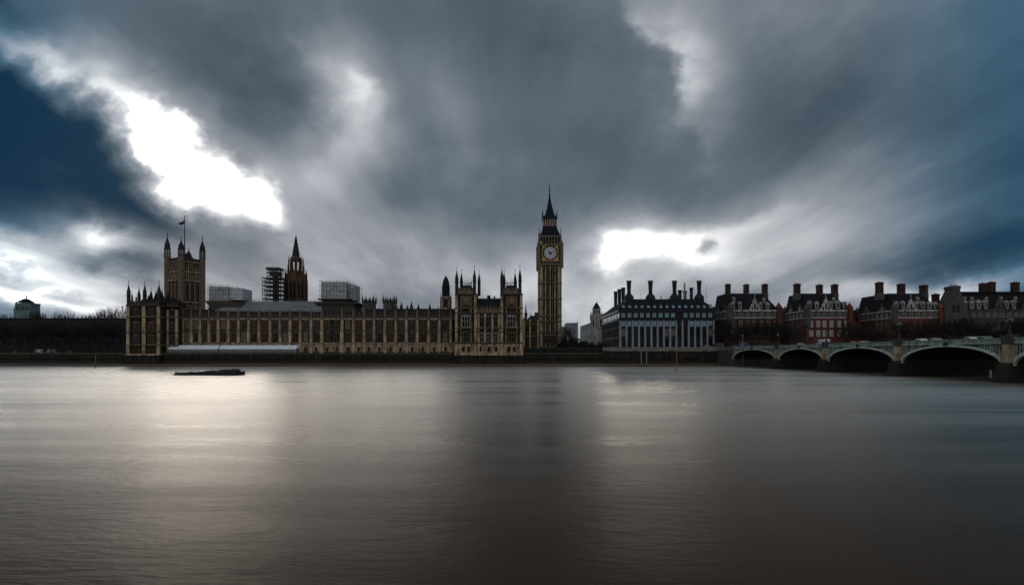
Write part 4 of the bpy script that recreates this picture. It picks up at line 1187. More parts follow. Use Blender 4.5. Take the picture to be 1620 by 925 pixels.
# ------------------------------------------------------------------ red brick blocks
def brick_block(label, x_near, x_end, x_far, ridge, chims, gables, Y=305, ridge_y=462.3, cream_side=True, dark=False, eave=492, seed=1, win_frame='white', brick='brick'):
    u = U(Y)
    Yf = Y * (x_near - CX) / (x_far - CX)
    t = thing('brick_block', label, 'building', (u.x((x_near + x_end) / 2), Y, EMB))
    X0, X1 = u.x(x_near), u.x(x_end); zb = EMB - .6; D = Yf - Y
    body = brick if not dark else 'portland_dirty'
    mb = MB(); mb.box(X0, X1, Y, Yf, zb, u.z(eave)); mb.build('wall', body, t)
    # pale stone bands
    for py, h, d in ((eave + .6, .8, .45), (503.6, .55, .35), (519, .25, .12), (534, .3, .15), (541, .25, .14)):
        mb = MB(); mb.box(X0 - d, X1 + d, Y - d, Yf + d, u.z(py), u.z(py) + h); mb.build('stone_band', 'portland' if not dark and py < 510 else 'portland_dirty', t)
    mb = MB(); mb.box(X0 - .05, X1 + .05, Y - .05, Yf + .05, u.z(502.9), u.z(493.5)); mb.build('upper_storey', 'portland_dirty', t)
    rx = random.Random(seed)
    # windows
    n = max(6, int(round((x_end - x_near) / 11.0)))
    protos = {}
    def put(k, w, h, x, y, z, rot=0, g='glass', fr=win_frame, bars=(1, 2)):
        if k not in protos: protos[k] = plain_window(w, h, g, fr, bars, .16, parent=t, loc=(x, y, z), rot=rot)
        else:
            o = win_at(protos[k], x, y, z); o.rotation_euler.z = rot
    for i in range(n):
        x = X0 + (X1 - X0) * (i + .5) / n + rx.uniform(-.25, .25)
        put('a', 1.25, 1.9, x, Y - .12, u.z(501.6), fr='portland')
        put('b', 1.2, 2.6, x, Y - .06, u.z(516.5)); put('c', 1.2, 2.5, x, Y - .06, u.z(531.2)); put('d', 1.15, 1.9, x, Y - .06, u.z(546), fr='portland_dirty')
    m = max(4, int(D / 4))
    for i in range(m):
        y = Y + D * (i + .5) / m
        for k, py, h in (('a2', 501.6, 1.9), ('b2', 516.5, 2.6), ('c2', 531.2, 2.5)):
            put(k, 1.25, h, X0 - .1, y, u.z(py), -math.pi / 2, fr='portland' if k == 'a2' else 'portland_dirty')
    mb = MB()   # brick piers
    for i in range(n + 1):
        x = X0 + (X1 - X0) * i / n
        if i in (0, n) or i % 2 == 0: mb.box(x - .35, x + .35, Y - .25, Y - .003, zb, u.z(504))
    mb.build('pilaster', body, t)
    # steep slate roof between end gables, dormers, stone gable
    r0, r1 = u.x(ridge[0]), u.x(ridge[1]); ym = Y + D / 2; zr = u.z(ridge_y)
    ze = u.z(eave - 2) 
    mb = MB()
    rr0 = max(r0, X0 + 1)
    rise = (zr - ze)
    mb.loft([[(X0, Y + .3, ze), (X1, Y + .3, ze), (X1, Yf, ze), (X0, Yf, ze)], [(r0 if r0 > X0 else X0 + .2, Y + 5.5, zr), (r1, Y + 5.5, zr), (r1, Yf - 4, zr), (r0 if r0 > X0 else X0 + .2, Yf - 4, zr)]])
    roof = mb.build('roof', 'slate', t)
    for px, top, w in chims:
        mb = MB(); uu = U(Y + 6.5); x = uu.x(px); hw = w * uu.s / 2 * .9
        mb.box(x - hw, x + hw, Y + 5.6, Y + 8.4, (zr - 3 if px < ridge[1] else ze - 4), uu.z(top + 2.2))
        mb.box(x - hw * 1.15, x + hw * 1.15, Y + 5.4, Y + 8.6, uu.z(top + 2.2), uu.z(top + .8)); mb.box(x - hw * 1.05, x + hw * 1.05, Y + 5.5, Y + 8.5, uu.z(top + .797), uu.z(top))
        mb.use(1)
        if px < ridge[1]: mb.box(x - hw * 1.08, x + hw * 1.08, Y + 5.3, Y + 8.7, zr - 3.1, zr + .15)
        mb.use(2)
        for k in (-.5, 0, .5): mb.lathe(x + hw * k * 1.2, Y + 7, [(.2, uu.z(top)), (.17, uu.z(top - 1.6))], 6)
        mb.build('chimney', ['brick_sooty', 'portland_dirty', 'brick'], roof)
    for c, w, top in gables:
        mb = MB(); x = u.x(c); hw = w * u.s / 2; zt = u.z(top); z0 = u.z(eave) + .02; h = zt - z0
        mb.xz([(x - hw, z0), (x + hw, z0), (x + hw, z0 + h * .2), (x + hw * .74, z0 + h * .28), (x + hw * .7, z0 + h * .48), (x + hw * .42, z0 + h * .56), (x + hw * .36, z0 + h * .76), (x + hw * .12, z0 + h * .84), (x, zt), (x - hw * .12, z0 + h * .84), (x - hw * .36, z0 + h * .76), (x - hw * .42, z0 + h * .56), (x - hw * .7, z0 + h * .48), (x - hw * .74, z0 + h * .28), (x - hw, z0 + h * .2)], Y - .3, Y + .5)
        mb.xz([(x - hw * .55, z0), (x + hw * .55, z0), (x, z0 + h * .6)], Y + .5, Y + 4.5)
        for k in (-.5, .5): mb.use(1).box(x + k * hw - .4, x + k * hw + .4, Y - .36, Y - .303, z0 + .4, z0 + h * .3)
        mb.use(1).box(x - .4, x + .4, Y - .36, Y - .303, z0 + .5, z0 + h * .5)
        mb.use(0).lathe(x, Y + .1, [(.25, zt - .2), (.2, zt + .6), (.35, zt + .7), (.02, zt + 1.6)], 6)
        mb.build('gable', ['portland' if not dark else 'portland_dirty', 'glass'], t)
    # dormers in two rows
    for row, (f, w, h) in enumerate(((.10, 1.7, 2.5), (.48, 1.2, 1.6))):
        k = n if row == 0 else n - 1
        for i in range(k):
            x = X0 + (X1 - X0) * (i + .5 + .3 * row) / (k + .4 * row)
            if any(abs(x - u.x(c)) < w_ * u.s / 2 for c, w_, _ in gables): continue
            if row and (x < r0 or x > r1): continue
            if rx.random() < .26: continue
            w, h = w * rx.uniform(.85, 1.15), h * rx.uniform(.85, 1.15)
            y = Y + .3 + 5.2 * f; z = ze + rise * f
            mb = MB(); mb.box(x - w / 2, x + w / 2, y - .15, y + 2.8, z - .3, z + h)
            mb.xz([(x - w / 2 - .2, z + h + .002), (x + w / 2 + .2, z + h + .002), (x, z + h + w * .7)], y - .3, y + 3.2)
            mb.use(1).box(x - w * .3, x + w * .3, y - .2, y - .153, z + .2, z + h - .2)
            mb.use(0).box(x - .05, x + .05, y - .23, y - .203, z + .2, z + h - .2)
            mb.build('dormer', ['portland', 'glass'], roof)
    # corner tourelles
    for x, y in ((X0, Y), (X0, Yf), (X1, Y)):
        mb = MB(); rt = 1.5
        mb.lathe(x, y, [(.4, u.z(520)), (rt, u.z(514)), (rt, u.z(eave - 4)), (rt * 1.15, u.z(eave - 4.5)), (rt * 1.1, u.z(eave - 6)), (rt * .7, u.z(eave - 9)), (.2, u.z(eave - 13)), (.02, u.z(eave - 16))], 10)
        mb.build('corner_tourelle', 'portland_dirty' if dark or x == X0 else brick, t)
    # side gables on the flank that faces the river bend
    for k in (.3, .72):
        y = Y + D * k; hw = 3.0; z0 = u.z(eave) + .01; h = 4.6
        mb = MB(); mb.yz([(y - hw, z0), (y - hw, z0 + h * .35), (y - hw * .5, z0 + h * .5), (y, z0 + h), (y + hw * .5, z0 + h * .5), (y + hw, z0 + h * .35), (y + hw, z0)], X0 - .25, X0 + 3)
        mb.use(1).box(X0 - .3, X0 - .253, y - .5, y + .5, z0 + .6, z0 + h * .5)
        mb.build('gable', ['portland_dirty', 'glass'], t)
    return t, u
brick_block('red brick block with pale gables next to the bronze office block', 1155, 1232, 1129.5, (1150, 1214), [(1152, 449.5, 6.8), (1181, 450, 6.8), (1210.5, 449.5, 7.2)], [(1194, 17, 470)], seed=1, brick='brick_brown', win_frame='portland')
brick_block('red brick block with white framed sash windows and three chimneys', 1277, 1344, 1242, (1258, 1326), [(1261.5, 449, 8.5), (1297, 450.5, 7.8), (1321, 450, 8)], [(1306.5, 18, 470)], seed=2)
t, u = brick_block('broad red brick block with a rounded oriel above the middle of the bridge', 1415, 1488, 1356, (1388, 1468), [(1392, 446.5, 9.4), (1426.5, 449, 9.4), (1462, 451, 9.6), (1481, 465, 8)], [(1441, 16, 471)], seed=3, brick='brick_orange', win_frame='portland_dirty')
t4, u4 = brick_block('dark grimy stone block with a tall shaped end gable and grouped chimneys', 1512, 1668, 1494, (1530, 1655), [(1556, 448, 8), (1569.5, 446, 8.5), (1607, 446.5, 9)], [(1580, 16, 470), (1624, 16, 470)], dark=True, win_frame='portland_dirty', seed=4, ridge_y=460)
# the shaped end gable of the dark block
Y = 303; u = U(Y); mb = MB()
pts = [(1494, 492), (1531, 492), (1529, 483), (1524, 476), (1521, 466), (1518, 458), (1519.5, 456), (1519.5, 452), (1506.5, 452), (1506.5, 456), (1508, 458), (1503, 468), (1497, 480), (1494, 484)]
mb.xz([(u.x(a), u.z(b)) for a, b in pts], Y - .3, Y + 6)
mb.use(0).box(u.x(1494), u.x(1531), Y - .25, Y + 6, EMB, u.z(492) - .003)
mb.use(1)
for c in (1506, 1513): mb.box(u.x(c), u.x(c + 5), Y - .36, Y - .303, u.z(494), u.z(482))
for c in (1500, 1508, 1517, 1524): mb.box(u.x(c), u.x(c + 4), Y - .36, Y - .253, u.z(515), u.z(504)); mb.box(u.x(c), u.x(c + 4), Y - .36, Y - .253, u.z(532), u.z(521))
mb.use(2)
for k in range(5): mb.lathe(u.x(1507.5 + 2.8 * k), Y + 2, [(.25, u.z(452)), (.2, u.z(449))], 6)
mb.build('gable', ['portland_dirty', 'glass', 'portland'], t4)
# low dark links between the blocks
for lab, a, b, py, Yd in (('low dark link building between the first two red brick blocks', 1229, 1262, 488, 332), ('low dark link building below the chimneys of the second brick block', 1340, 1372, 491, 334), ('low dark link building beside the shaped stone gable', 1486, 1500, 481, 336)):
    u = U(Yd); t = thing('link_building', lab, 'building', (u.x((a + b) / 2), Yd, EMB))
    mb = MB(); u.box(mb, a, b, py + 5, 553, 0, 12); mb.build('wall', 'brick', t)
    mb = MB(); mb.rect_loft([(u.x(a) - .3, u.x(b) + .3, Yd - .3, Yd + 12.3, u.z(py + 4.9)), (u.x(a) + .5, u.x(b) - .5, Yd + 5, Yd + 7, u.z(py - 2))]); mb.build('roof', 'slate', t)
    mb = MB()
    for k in range(3):
        for q in (py + 10, py + 25): u.box(mb, a + (b - a) * (k + .3) / 3, a + (b - a) * (k + .6) / 3, q, q + 8, -.05, -.003)
    mb.build('window', 'glass', t)

# ------------------------------------------------------------------ farther buildings
u = U(520)
t = thing('office_tower', 'pale grey modern office slab far behind the dark trees', 'building', (u.x(902), 520, LAND))
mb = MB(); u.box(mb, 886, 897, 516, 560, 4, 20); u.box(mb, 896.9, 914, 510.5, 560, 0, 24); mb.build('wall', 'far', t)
for k in range(9):
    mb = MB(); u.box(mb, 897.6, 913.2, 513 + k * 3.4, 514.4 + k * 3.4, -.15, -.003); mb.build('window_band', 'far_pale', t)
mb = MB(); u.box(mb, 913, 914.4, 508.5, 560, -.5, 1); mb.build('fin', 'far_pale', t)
u = U(430)
t = thing('turreted_building', 'pale stone building with a pointed corner turret behind the bronze office block', 'building', (u.x(945), 430, LAND))
mb = MB()
mb.loft([[(u.x(928), 470, LAND), (u.x(956), 430, LAND), (u.x(975), 436, LAND), (u.x(950), 480, LAND)], [(u.x(928), 470, u.z(512)), (u.x(956), 430, u.z(503)), (u.x(975), 436, u.z(503)), (u.x(950), 480, u.z(512))]])
mb.build('wall', 'portland', t)
c = u.x(945.5); r = 9.2 * u.s
mb = MB(); mb.lathe(c, 436, [(r, u.z(540)), (r, u.z(499)), (r * 1.05, u.z(498.6)), (r * .95, u.z(497)), (r * .72, u.z(496.6)), (r * .70, u.z(489)), (r * .78, u.z(488.5)), (r * .74, u.z(487.5))], 10)
for k in range(8):
    a = k * math.pi / 4; mb.lathe(c + r * 1.02 * math.cos(a), 436 + r * 1.02 * math.sin(a), spike_prof(.55, u.z(505), u.z(488 if k % 2 else 491)), 6)
    mb.box(c + r * math.cos(a) - .3, c + r * math.cos(a) + .3, 436 + r * math.sin(a) - .3, 436 + r * math.sin(a) + .3, u.z(540), u.z(505))
mb.build('turret', 'portland', t)
mb = MB(); mb.lathe(c, 436, [(r * .72, u.z(487.4)), (r * .6, u.z(485)), (r * .3, u.z(480)), (r * .1, u.z(477.5)), (.12, u.z(477)), (.02, u.z(472.5))], 10); mb.build('turret_roof', 'slate', t)
mb = MB()
for k in range(6):
    f0 = .08 + k * .15
    for py in (518, 532):
        a = Vector((u.x(928), 470, 0)).lerp(Vector((u.x(956), 430, 0)), f0); b = Vector((u.x(928), 470, 0)).lerp(Vector((u.x(956), 430, 0)), f0 + .07)
        zz = u.z(py) - 1
        mb.loft([[(a.x - .1, a.y - .1, zz - 3.4), (b.x - .1, b.y - .1, zz - 3.4), (b.x - .1, b.y - .1, zz), (a.x - .1, a.y - .1, zz)], [(a.x + .3, a.y + .3, zz - 3.4), (b.x + .3, b.y + .3, zz - 3.4), (b.x + .3, b.y + .3, zz), (a.x + .3, a.y + .3, zz)]])
for k in range(3):
    a = -math.pi / 2 + (k - 1) * .65
    mb.box(c + r * math.cos(a) - .5, c + r * math.cos(a) + .5, 436 + r * math.sin(a) - .15, 436 + r * math.sin(a) + .2, u.z(516), u.z(506))
    mb.box(c + r * .7 * math.cos(a) - .4, c + r * .7 * math.cos(a) + .4, 436 + r * .7 * math.sin(a) - .15, 436 + r * .7 * math.sin(a) + .2, u.z(496), u.z(490))
mb.build('window', 'glass', t)
# pale domed building at the far bend
u = U(460)
t = thing('domed_building', 'small blue grey roof pavilion with a statue rising above the bare trees', 'building', (u.x(32), 460, LAND))
mb = MB(); u.box(mb, 25, 47.5, 479.5, 560, 0, 10); u.box(mb, 24.4, 48.1, 480.5, 479, -.4, 10.4); mb.build('wall', 'verdigris', t)
mb = MB(); mb.rect_loft([(u.x(25), u.x(37.5), 461, 471, u.z(477.9)), (u.x(26.5), u.x(36), 463, 469, u.z(474)), (u.x(29.5), u.x(33.5), 465, 467, u.z(471))]); mb.build('roof', 'iron', t)
mb = MB(); mb.lathe(u.x(31.6), 466, [(.5, u.z(471)), (.45, u.z(469.5)), (.7, u.z(468.5)), (.5, u.z(467)), (.3, u.z(466)), (.3, u.z(465.4)), (.05, u.z(465))], 8); mb.tube((u.x(30.2), 466, u.z(468)), (u.x(33.2), 466, u.z(466.6)), .22); mb.build('statue', 'verdigris', t)
mb = MB(); mb.lathe(u.x(19), 464, [(1.6, LAND), (1.6, u.z(491)), (1.75, u.z(490)), (1.2, u.z(485)), (.6, u.z(479)), (.2, u.z(476)), (.02, u.z(474))], 8); mb.build('turret', 'verdigris', t)
mb = MB()
for k in range(6): u.box(mb, 26 + k * 3.5, 27.8 + k * 3.5, 491, 484, -.06, -.003)
mb.build('window', 'glass', t)
# long dark block in the park
u = U(345)
t = thing('long_block', 'long dark flat roofed block behind the bare trees beside the end pavilion', 'building', (u.x(60), 345, LAND))
x0, x1 = u.x(-130), u.x(200.5)
mb = MB(); mb.box(x0, x1, 345, 362, LAND - .3, u.z(504)); mb.build('wall', 'dark_wall', t)
mb = MB(); mb.box(x0 - .3, x1 + .3, 344.6, 362.4, u.z(504) + .002, u.z(503.2)); mb.build('cornice', 'dark_wall', t)
w0 = None
for r_ in range(3):
    for k in range(33):
        x = x0 + 2 + (x1 - x0 - 4) * (k + .5) / 33
        if w0 is None: w0 = plain_window(1.4, 2.3, 'glass_dull', 'dark_wall', (1, 1), .15, parent=t, loc=(x, 344.95, LAND + 5 + r_ * 4.4))
        else: win_at(w0, x, 344.95, LAND + 5 + r_ * 4.4)
mb = MB()
for k in range(28):
    x = x0 + 2 + (x1 - x0 - 4) * (k + .5) / 28
    mb.box(x - 1.1, x + 1.1, 344.9, 344.997, LAND, LAND + 3.2)
mb.build('ground_floor_opening', 'glass', t)

# ------------------------------------------------------------------ the bridge
BX0, BX1, PT = 98.0, 124.0, 8.8
PIERS = [23, 57, 91, 124.5, 160, 197, 233]
def bridge():
    t = thing('road_bridge', 'low pale green arched road bridge with tan stone piers crossing the river', 'bridge', (111, 160, 0))
    mb = MB(); mb.box(BX0 + .5, BX1 - .5, 18, 306, 7.45, 7.9); mb.build('deck', 'asphalt', t)
    ends = [(a + 1.5, b - 1.5) for a, b in zip(PIERS[:-1], PIERS[1:])] + [(PIERS[-1] + 1.5, 279.5)]
    nav = None
    for ya, yb in ends:
        a = (yb - ya) / 2; yc = (ya + yb) / 2; n = 36
        ys = [yc - a * math.cos(math.pi * i / n) for i in range(n + 1)]
        zi = lambda y, o=0: 3.15 + (4.05 + o * .42) * math.sqrt(max(0, 1 - ((y - yc) / (a + o * .75)) ** 2))
        for side in (BX0, BX1):
            mb = MB()
            d = (-.45, .15) if side == BX0 else (-.15, .45)
            rings = []
            for y in ys:
                q = (y - yc) / a; yo = yc + q * (a + .7)
                yo = max(ya - .0, min(yb + .0, yo)) if abs(q) > .97 else yo
                z0 = zi(y); z1 = min(7.62, zi(yo, 1) if abs(yo - yc) < a + .75 else 3.15)
                rings.append([(side + d[0], y, z0), (side + d[1], y, z0), (side + d[1], y + (yo - y), max(z1, z0 + .42)), (side + d[0], y + (yo - y), max(z1, z0 + .42))])
            mb.loft(rings); mb.build('arch_rib', 'green_rim', t)
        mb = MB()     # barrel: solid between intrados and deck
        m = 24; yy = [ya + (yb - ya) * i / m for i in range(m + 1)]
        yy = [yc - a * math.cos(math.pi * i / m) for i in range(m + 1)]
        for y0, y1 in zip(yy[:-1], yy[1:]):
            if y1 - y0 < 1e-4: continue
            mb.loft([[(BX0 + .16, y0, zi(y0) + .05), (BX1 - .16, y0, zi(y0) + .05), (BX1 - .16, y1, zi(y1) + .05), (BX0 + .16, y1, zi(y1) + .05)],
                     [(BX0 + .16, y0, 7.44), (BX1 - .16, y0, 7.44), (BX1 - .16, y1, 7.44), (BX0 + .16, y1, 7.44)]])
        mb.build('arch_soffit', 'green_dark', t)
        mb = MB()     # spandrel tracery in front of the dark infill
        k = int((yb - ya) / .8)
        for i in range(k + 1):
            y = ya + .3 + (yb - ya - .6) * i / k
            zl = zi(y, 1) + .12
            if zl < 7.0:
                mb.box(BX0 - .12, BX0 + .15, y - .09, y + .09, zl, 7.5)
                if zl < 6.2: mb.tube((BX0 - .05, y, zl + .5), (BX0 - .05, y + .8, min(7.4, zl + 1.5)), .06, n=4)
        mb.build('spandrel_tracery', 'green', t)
        for side, s in ((BX0, -1), (BX1, 1)):
            x = side; mb = MB()
            mb.box(x - .3, x + .3, ya - .2, yb + .2, 7.63, 7.86)
            mb.box(x - .22, x + .22, ya - .2, yb + .2, 8.62, PT)
            mb.box(x - .14, x + .14, ya - .2, yb + .2, 7.86, 8.0)
            kk = int((yb - ya) / .42)
            for i in range(kk + 1):
                y = ya + (yb - ya) * i / kk
                mb.box(x - .1, x + .1, y - .09, y + .09, 8.0, 8.62)
            mb.build('parapet', 'green', t)
        mb = MB(); mb.box(BX0 - .75, BX0 - .34, yc - .55, yc + .55, 7.45, 8.15); mb.box(BX0 - .7, BX0 - .4, yc - .3, yc + .3, 8.15, 8.3)
        mb.build('navigation_light', 'black', t)
    for p in PIERS:
        mb = MB()
        mb.rect_loft([(BX0 - 1.1, BX1 + 1.1, p - 1.05, p + 1.05, 3.9), (BX0 - 1.1, BX1 + 1.1, p - 1.05, p + 1.05, 5.5), ])
        mb.rect_loft([(BX0 - .8, BX1 + .8, p - .9, p + .9, 5.5), (BX0 - .8, BX1 + .8, p - .9, p + .9, 7.5)])
        mb.box(BX0 - 1.2, BX1 + 1.2, p - 1.2, p + 1.2, 5.35, 5.75)
        mb.box(BX0 - .35, BX1 + .35, p - 1.5, p + 1.5, 2, 7.4)
        mb.use(1)
        for s, x in ((-1, BX0), (1, BX1)):
            mb.box(x - .85, x + .85, p - 1.15, p + 1.15, 7.5, 9.1); mb.box(x - 1.0, x + 1.0, p - 1.3, p + 1.3, 9.1, 9.3)
        mb.build('pier', ['granite', 'portland_dirty'], t)
        mb = MB()
        out = lambda e, z: [(BX0 - 1.2 - e, p - 1.5 - e * .4, z), (BX0 - 2.6 - e * 1.3, p, z), (BX0 - 1.2 - e, p + 1.5 + e * .4, z), (BX1 + 1.2 + e, p + 1.5 + e * .4, z), (BX1 + 2.6 + e * 1.3, p, z), (BX1 + 1.2 + e, p - 1.5 - e * .4, z)]
        mb.loft([out(.5, -1), out(.3, 1.4), out(.1, 3.2), out(-.5, 3.89)][::1])
        o = mb.build('cutwater', 'algae', t)
        if p == 124.5:
            mb = MB(); mb.box(BX0 - 3.4, BX0 - 3.25, p + .3, p + .75, .9, 2.4); mb.build('tide_board', 'pale_column', o)
    mb = MB(); mb.box(BX0 - .9, BX1 + .9, 279.6, 299.6, -1, 7.4); mb.use(1).box(BX0 - .4, BX0 + .3, 279.4, 299.6, 7.41, 8.8); mb.box(BX1 - .3, BX1 + .4, 279.4, 299.6, 7.41, 8.8)
    mb.build('abutment', ['portland_dirty', 'parapet'], t)
bridge()
def bridge_lamp(label, x, y, z, h):
    t = thing('street_lamp', label, 'street lamp', (x, y, z), group='lamps along the bridge parapet')
    mb = MB(); mb.lathe(x, y, [(.42, z), (.42, z + .25), (.22, z + .4), (.3, z + .7), (.12, z + 1.0), (.1, z + h * .72), (.16, z + h * .74), (.06, z + h * .8)], 8)
    for s in (-1, 1):
        mb.tube((x, y, z + h * .62), (x + .1 * s, y + .75 * s, z + h * .66), .06); mb.tube((x + .1 * s, y + .75 * s, z + h * .66), (x + .1 * s, y + .75 * s, z + h * .72), .06)
    mb.build('post', 'green_dark', t)
    for dx, dy, zz in ((0, 0, h * .8), (.1, .75, h * .72), (-.1, -.75, h * .72)):
        mb = MB(); mb.lathe(x + dx, y + dy, [(.13, z + zz), (.24, z + zz + .45), (.27, z + zz + .5)], 8); mb.use(1).lathe(x + dx, y + dy, [(.29, z + zz + .5), (.18, z + zz + .66), (.05, z + zz + .72), (.02, z + zz + .95)], 8)
        mb.build('lantern', ['lamp_glass', 'black'], t)
bridge_lamp('three lantern street lamp on the bridge pier beside the widest arch in view', BX0, 124.5, 9.3, 3.8)
bridge_lamp('tallest three lantern lamp on the bridge pier in front of the broad red brick block', BX0, 160, 9.3, 5.0)
bridge_lamp('three lantern lamp on the bridge pier below the second brick block', BX0, 197, 9.3, 3.6)
bridge_lamp('three lantern lamp on the pier nearest the far abutment of the bridge', BX0, 233, 9.3, 4.2)

# ------------------------------------------------------------------ vehicles
def vehicle(label, cat, x, y, z, rot, color, kind='car', group=None):
    t = thing(cat.replace(' ', '_'), label, cat, (x, y, z), group, rot)
    L, W, H = {'car': (4.4, 1.8, 1.5), 'van': (5.6, 2.1, 2.55), 'coach': (10.5, 2.5, 3.1)}[kind]
    r = .34 if kind == 'car' else .42
    mb = MB(); w = W / 2
    if kind == 'car': prof = [(-2.2, .35), (2.2, .35), (2.2, .72), (1.95, .86), (1.05, .95), (.55, 1.42), (-1.2, 1.48), (-1.85, 1.0), (-2.2, .92)]
    elif kind == 'van': prof = [(-2.8, .4), (2.8, .4), (2.8, .95), (2.55, 1.2), (2.1, 1.3), (1.5, 2.3), (1.2, 2.5), (-2.7, 2.55), (-2.8, 2.4)]
    else: prof = [(-5.25, .4), (5.25, .4), (5.25, 1.4), (5.1, 2.9), (4.9, 3.08), (-5.1, 3.1), (-5.25, 2.9)]
    sh = lambda q: w - (.16 if q > (1.0 if kind == 'car' else 2.2) else 0)
    mb.loft([[(a, sh(b), b) for a, b in prof], [(a, -sh(b), b) for a, b in prof]])
    mb.build('body', P[color], t, world=False)
    mb = MB()
    if kind == 'car':
        for s in (-1, 1):
            mb.loft([[(1.0, s * (w + .004), .98), (-1.6, s * (w + .004), 1.0), (-1.15, s * (w - .14), 1.4), (.52, s * (w - .14), 1.36)], [(1.0, s * (w - .1), .98), (-1.6, s * (w - .1), 1.0), (-1.15, s * (w - .24), 1.4), (.52, s * (w - .24), 1.36)]])
        mb.loft([[(1.08, .72, .97), (1.08, -.72, .97), (.6, -.64, 1.39), (.6, .64, 1.39)], [(.98, .72, .95), (.98, -.72, .95), (.5, -.64, 1.37), (.5, .64, 1.37)]])
    elif kind == 'van':
        for s in (-1, 1): mb.box(.7, 1.6, s * (w - .02), s * (w + .006), 1.35, 1.95)
        mb.loft([[(2.14, .85, 1.34), (2.14, -.85, 1.34), (1.56, -.8, 2.26), (1.56, .8, 2.26)], [(2.0, .85, 1.3), (2.0, -.85, 1.3), (1.42, -.8, 2.22), (1.42, .8, 2.22)]])
    else:
        for s in (-1, 1): mb.box(-4.9, 4.9, s * (w - .02), s * (w + .006), 1.5, 2.6)
        mb.box(5.12, 5.2, -1.05, 1.05, 1.4, 2.6)
    mb.build('window', 'glass', t, world=False)
    ax = {'car': 1.35, 'van': 1.75, 'coach': 3.1}[kind]
    for a in (-ax, ax):
        for s in (-1, 1):
            mb = MB(); n = 14
            ring = lambda yy, rr: [(a + rr * math.cos(2 * math.pi * i / n), yy, r + rr * math.sin(2 * math.pi * i / n)) for i in range(n)]
            mb.loft([ring(s * (w - .2), r), ring(s * (w + .02), r)]); mb.use(1).loft([ring(s * (w + .021), r * .6), ring(s * (w + .03), r * .55)])
            mb.build('wheel', ['rubber', 'grey_metal'], t, world=False)
    for s in (-1, 1):
        mb = MB(); mb.box(L / 2 - .08, L / 2 + .01, s * w * .55, s * w * .9, .6, .75); mb.build('headlight', 'lamp_glass', t, world=False)
HB = math.pi / 2; BZ = 7.905
U300 = U(304)
vehicle('blue car on the embankment road nearest the bronze office block', 'car', U300.x(1164), 304, EMB, .05, 'blue')
vehicle('blue van on the embankment road in front of the first red brick block', 'van', U300.x(1178), 305, EMB, 0, 'blue', 'van')
vehicle('black coach on the embankment road behind the first bridge arch', 'coach', U300.x(1212), 306, EMB, 0, 'black', 'coach')
vehicle('black van on the embankment road in front of the bronze office block', 'van', U300.x(1136), 305, EMB, math.pi, 'black', 'van')
vehicle('dark car parked on the embankment beside the stone piers of the office block', 'car', U300.x(1120), 304.5, EMB, 0, 'grey')
vehicle('blue car on the embankment road behind the blue van', 'car', U300.x(1197), 303.6, EMB, 0, 'blue')
def on_bridge(px, lane): return BX0 + lane, (BX0 + lane) / ((px - CX) / F)
for lab, cat, px, lane, colr, kd in (('white van crossing the bridge above the second pier', 'van', 1302, 5, 'white', 'van'), ('silver car crossing the bridge above the second arch', 'car', 1266, 5, 'silver', 'car'),
                           ('dark red car crossing the bridge past the second brick block', 'car', 1352, 4.5, 'red', 'car'), ('grey car crossing the bridge just behind the dark red car', 'car', 1367, 4.5, 'grey', 'car'),
                           ('white car crossing the bridge beside the tallest lamp', 'car', 1456, 3.2, 'white', 'car'), ('silver car following the white car over the widest arch', 'car', 1478, 3.2, 'silver', 'car'),
                           ('white car crossing the bridge below the dark shaped gable', 'car', 1534, 3.2, 'white', 'car'), ('grey car crossing the bridge beside the nearest lamp in view', 'car', 1556, 3.2, 'grey', 'car')):
    x, y = on_bridge(px, lane); vehicle(lab, cat, x, y, BZ, HB, colr, kd)
for px, c, lab in ((28, 'silver', 'silver stand-in car parked under the bare trees below the statue topped roof'), (64, 'white', 'white stand-in van parked under the bare trees in front of the long dark block'), (85, 'grey', 'grey stand-in car parked under the bare trees beside the white van'), (112, 'white', 'white stand-in car parked under the bare trees behind the orange river marker')):  # vehicles added in place of pale light showing between the trunks
    vehicle(lab, 'van' if 'van' in lab else 'car', U(330).x(px), 330, LAND, 0, c, 'van' if 'van' in lab else 'car')

# ------------------------------------------------------------------ marquees on the terrace
def marquee(label, px0, px1, y0, depth):
    u = U(301.5)
    t = thing('marquee', label, 'marquee', (u.x((px0 + px1) / 2), y0, LAND), group='white marquees on the river terrace')
    x0, x1 = u.x(px0), u.x(px1); ze = u.z(550.8); zr = u.z(545.8)
    mb = MB(); mb.yz([(y0, ze), (y0 + depth, ze), (y0 + depth * .5, zr)], x0, x1)
    mb.box(x0 - .05, x1 + .05, y0 - .06, y0 - .003, ze - .55, ze + .02)
    mb.build('canopy', 'canvas', t)
    mb = MB(); n = int((x1 - x0) / 1.5)
    for i in range(n + 1):
        x = x0 + (x1 - x0) * i / n; mb.box(x - .06, x + .06, y0 + .02, y0 + .14, LAND, ze - .002)
    for i in range(n):
        x = x0 + (x1 - x0) * (i + .5) / n; mb.use(1).box(x - .5, x + .5, y0 + .16, y0 + .2, LAND, ze - .3); mb.use(0)
    mb.build('side_wall', ['grey_metal', 'sheet_grey'], t)
marquee('shorter white marquee on the terrace beside the end pavilion', 264.5, 343.5, 302.2, 5)
marquee('longer white marquee on the terrace below the grey temporary roof', 345.5, 468, 302.2, 5)

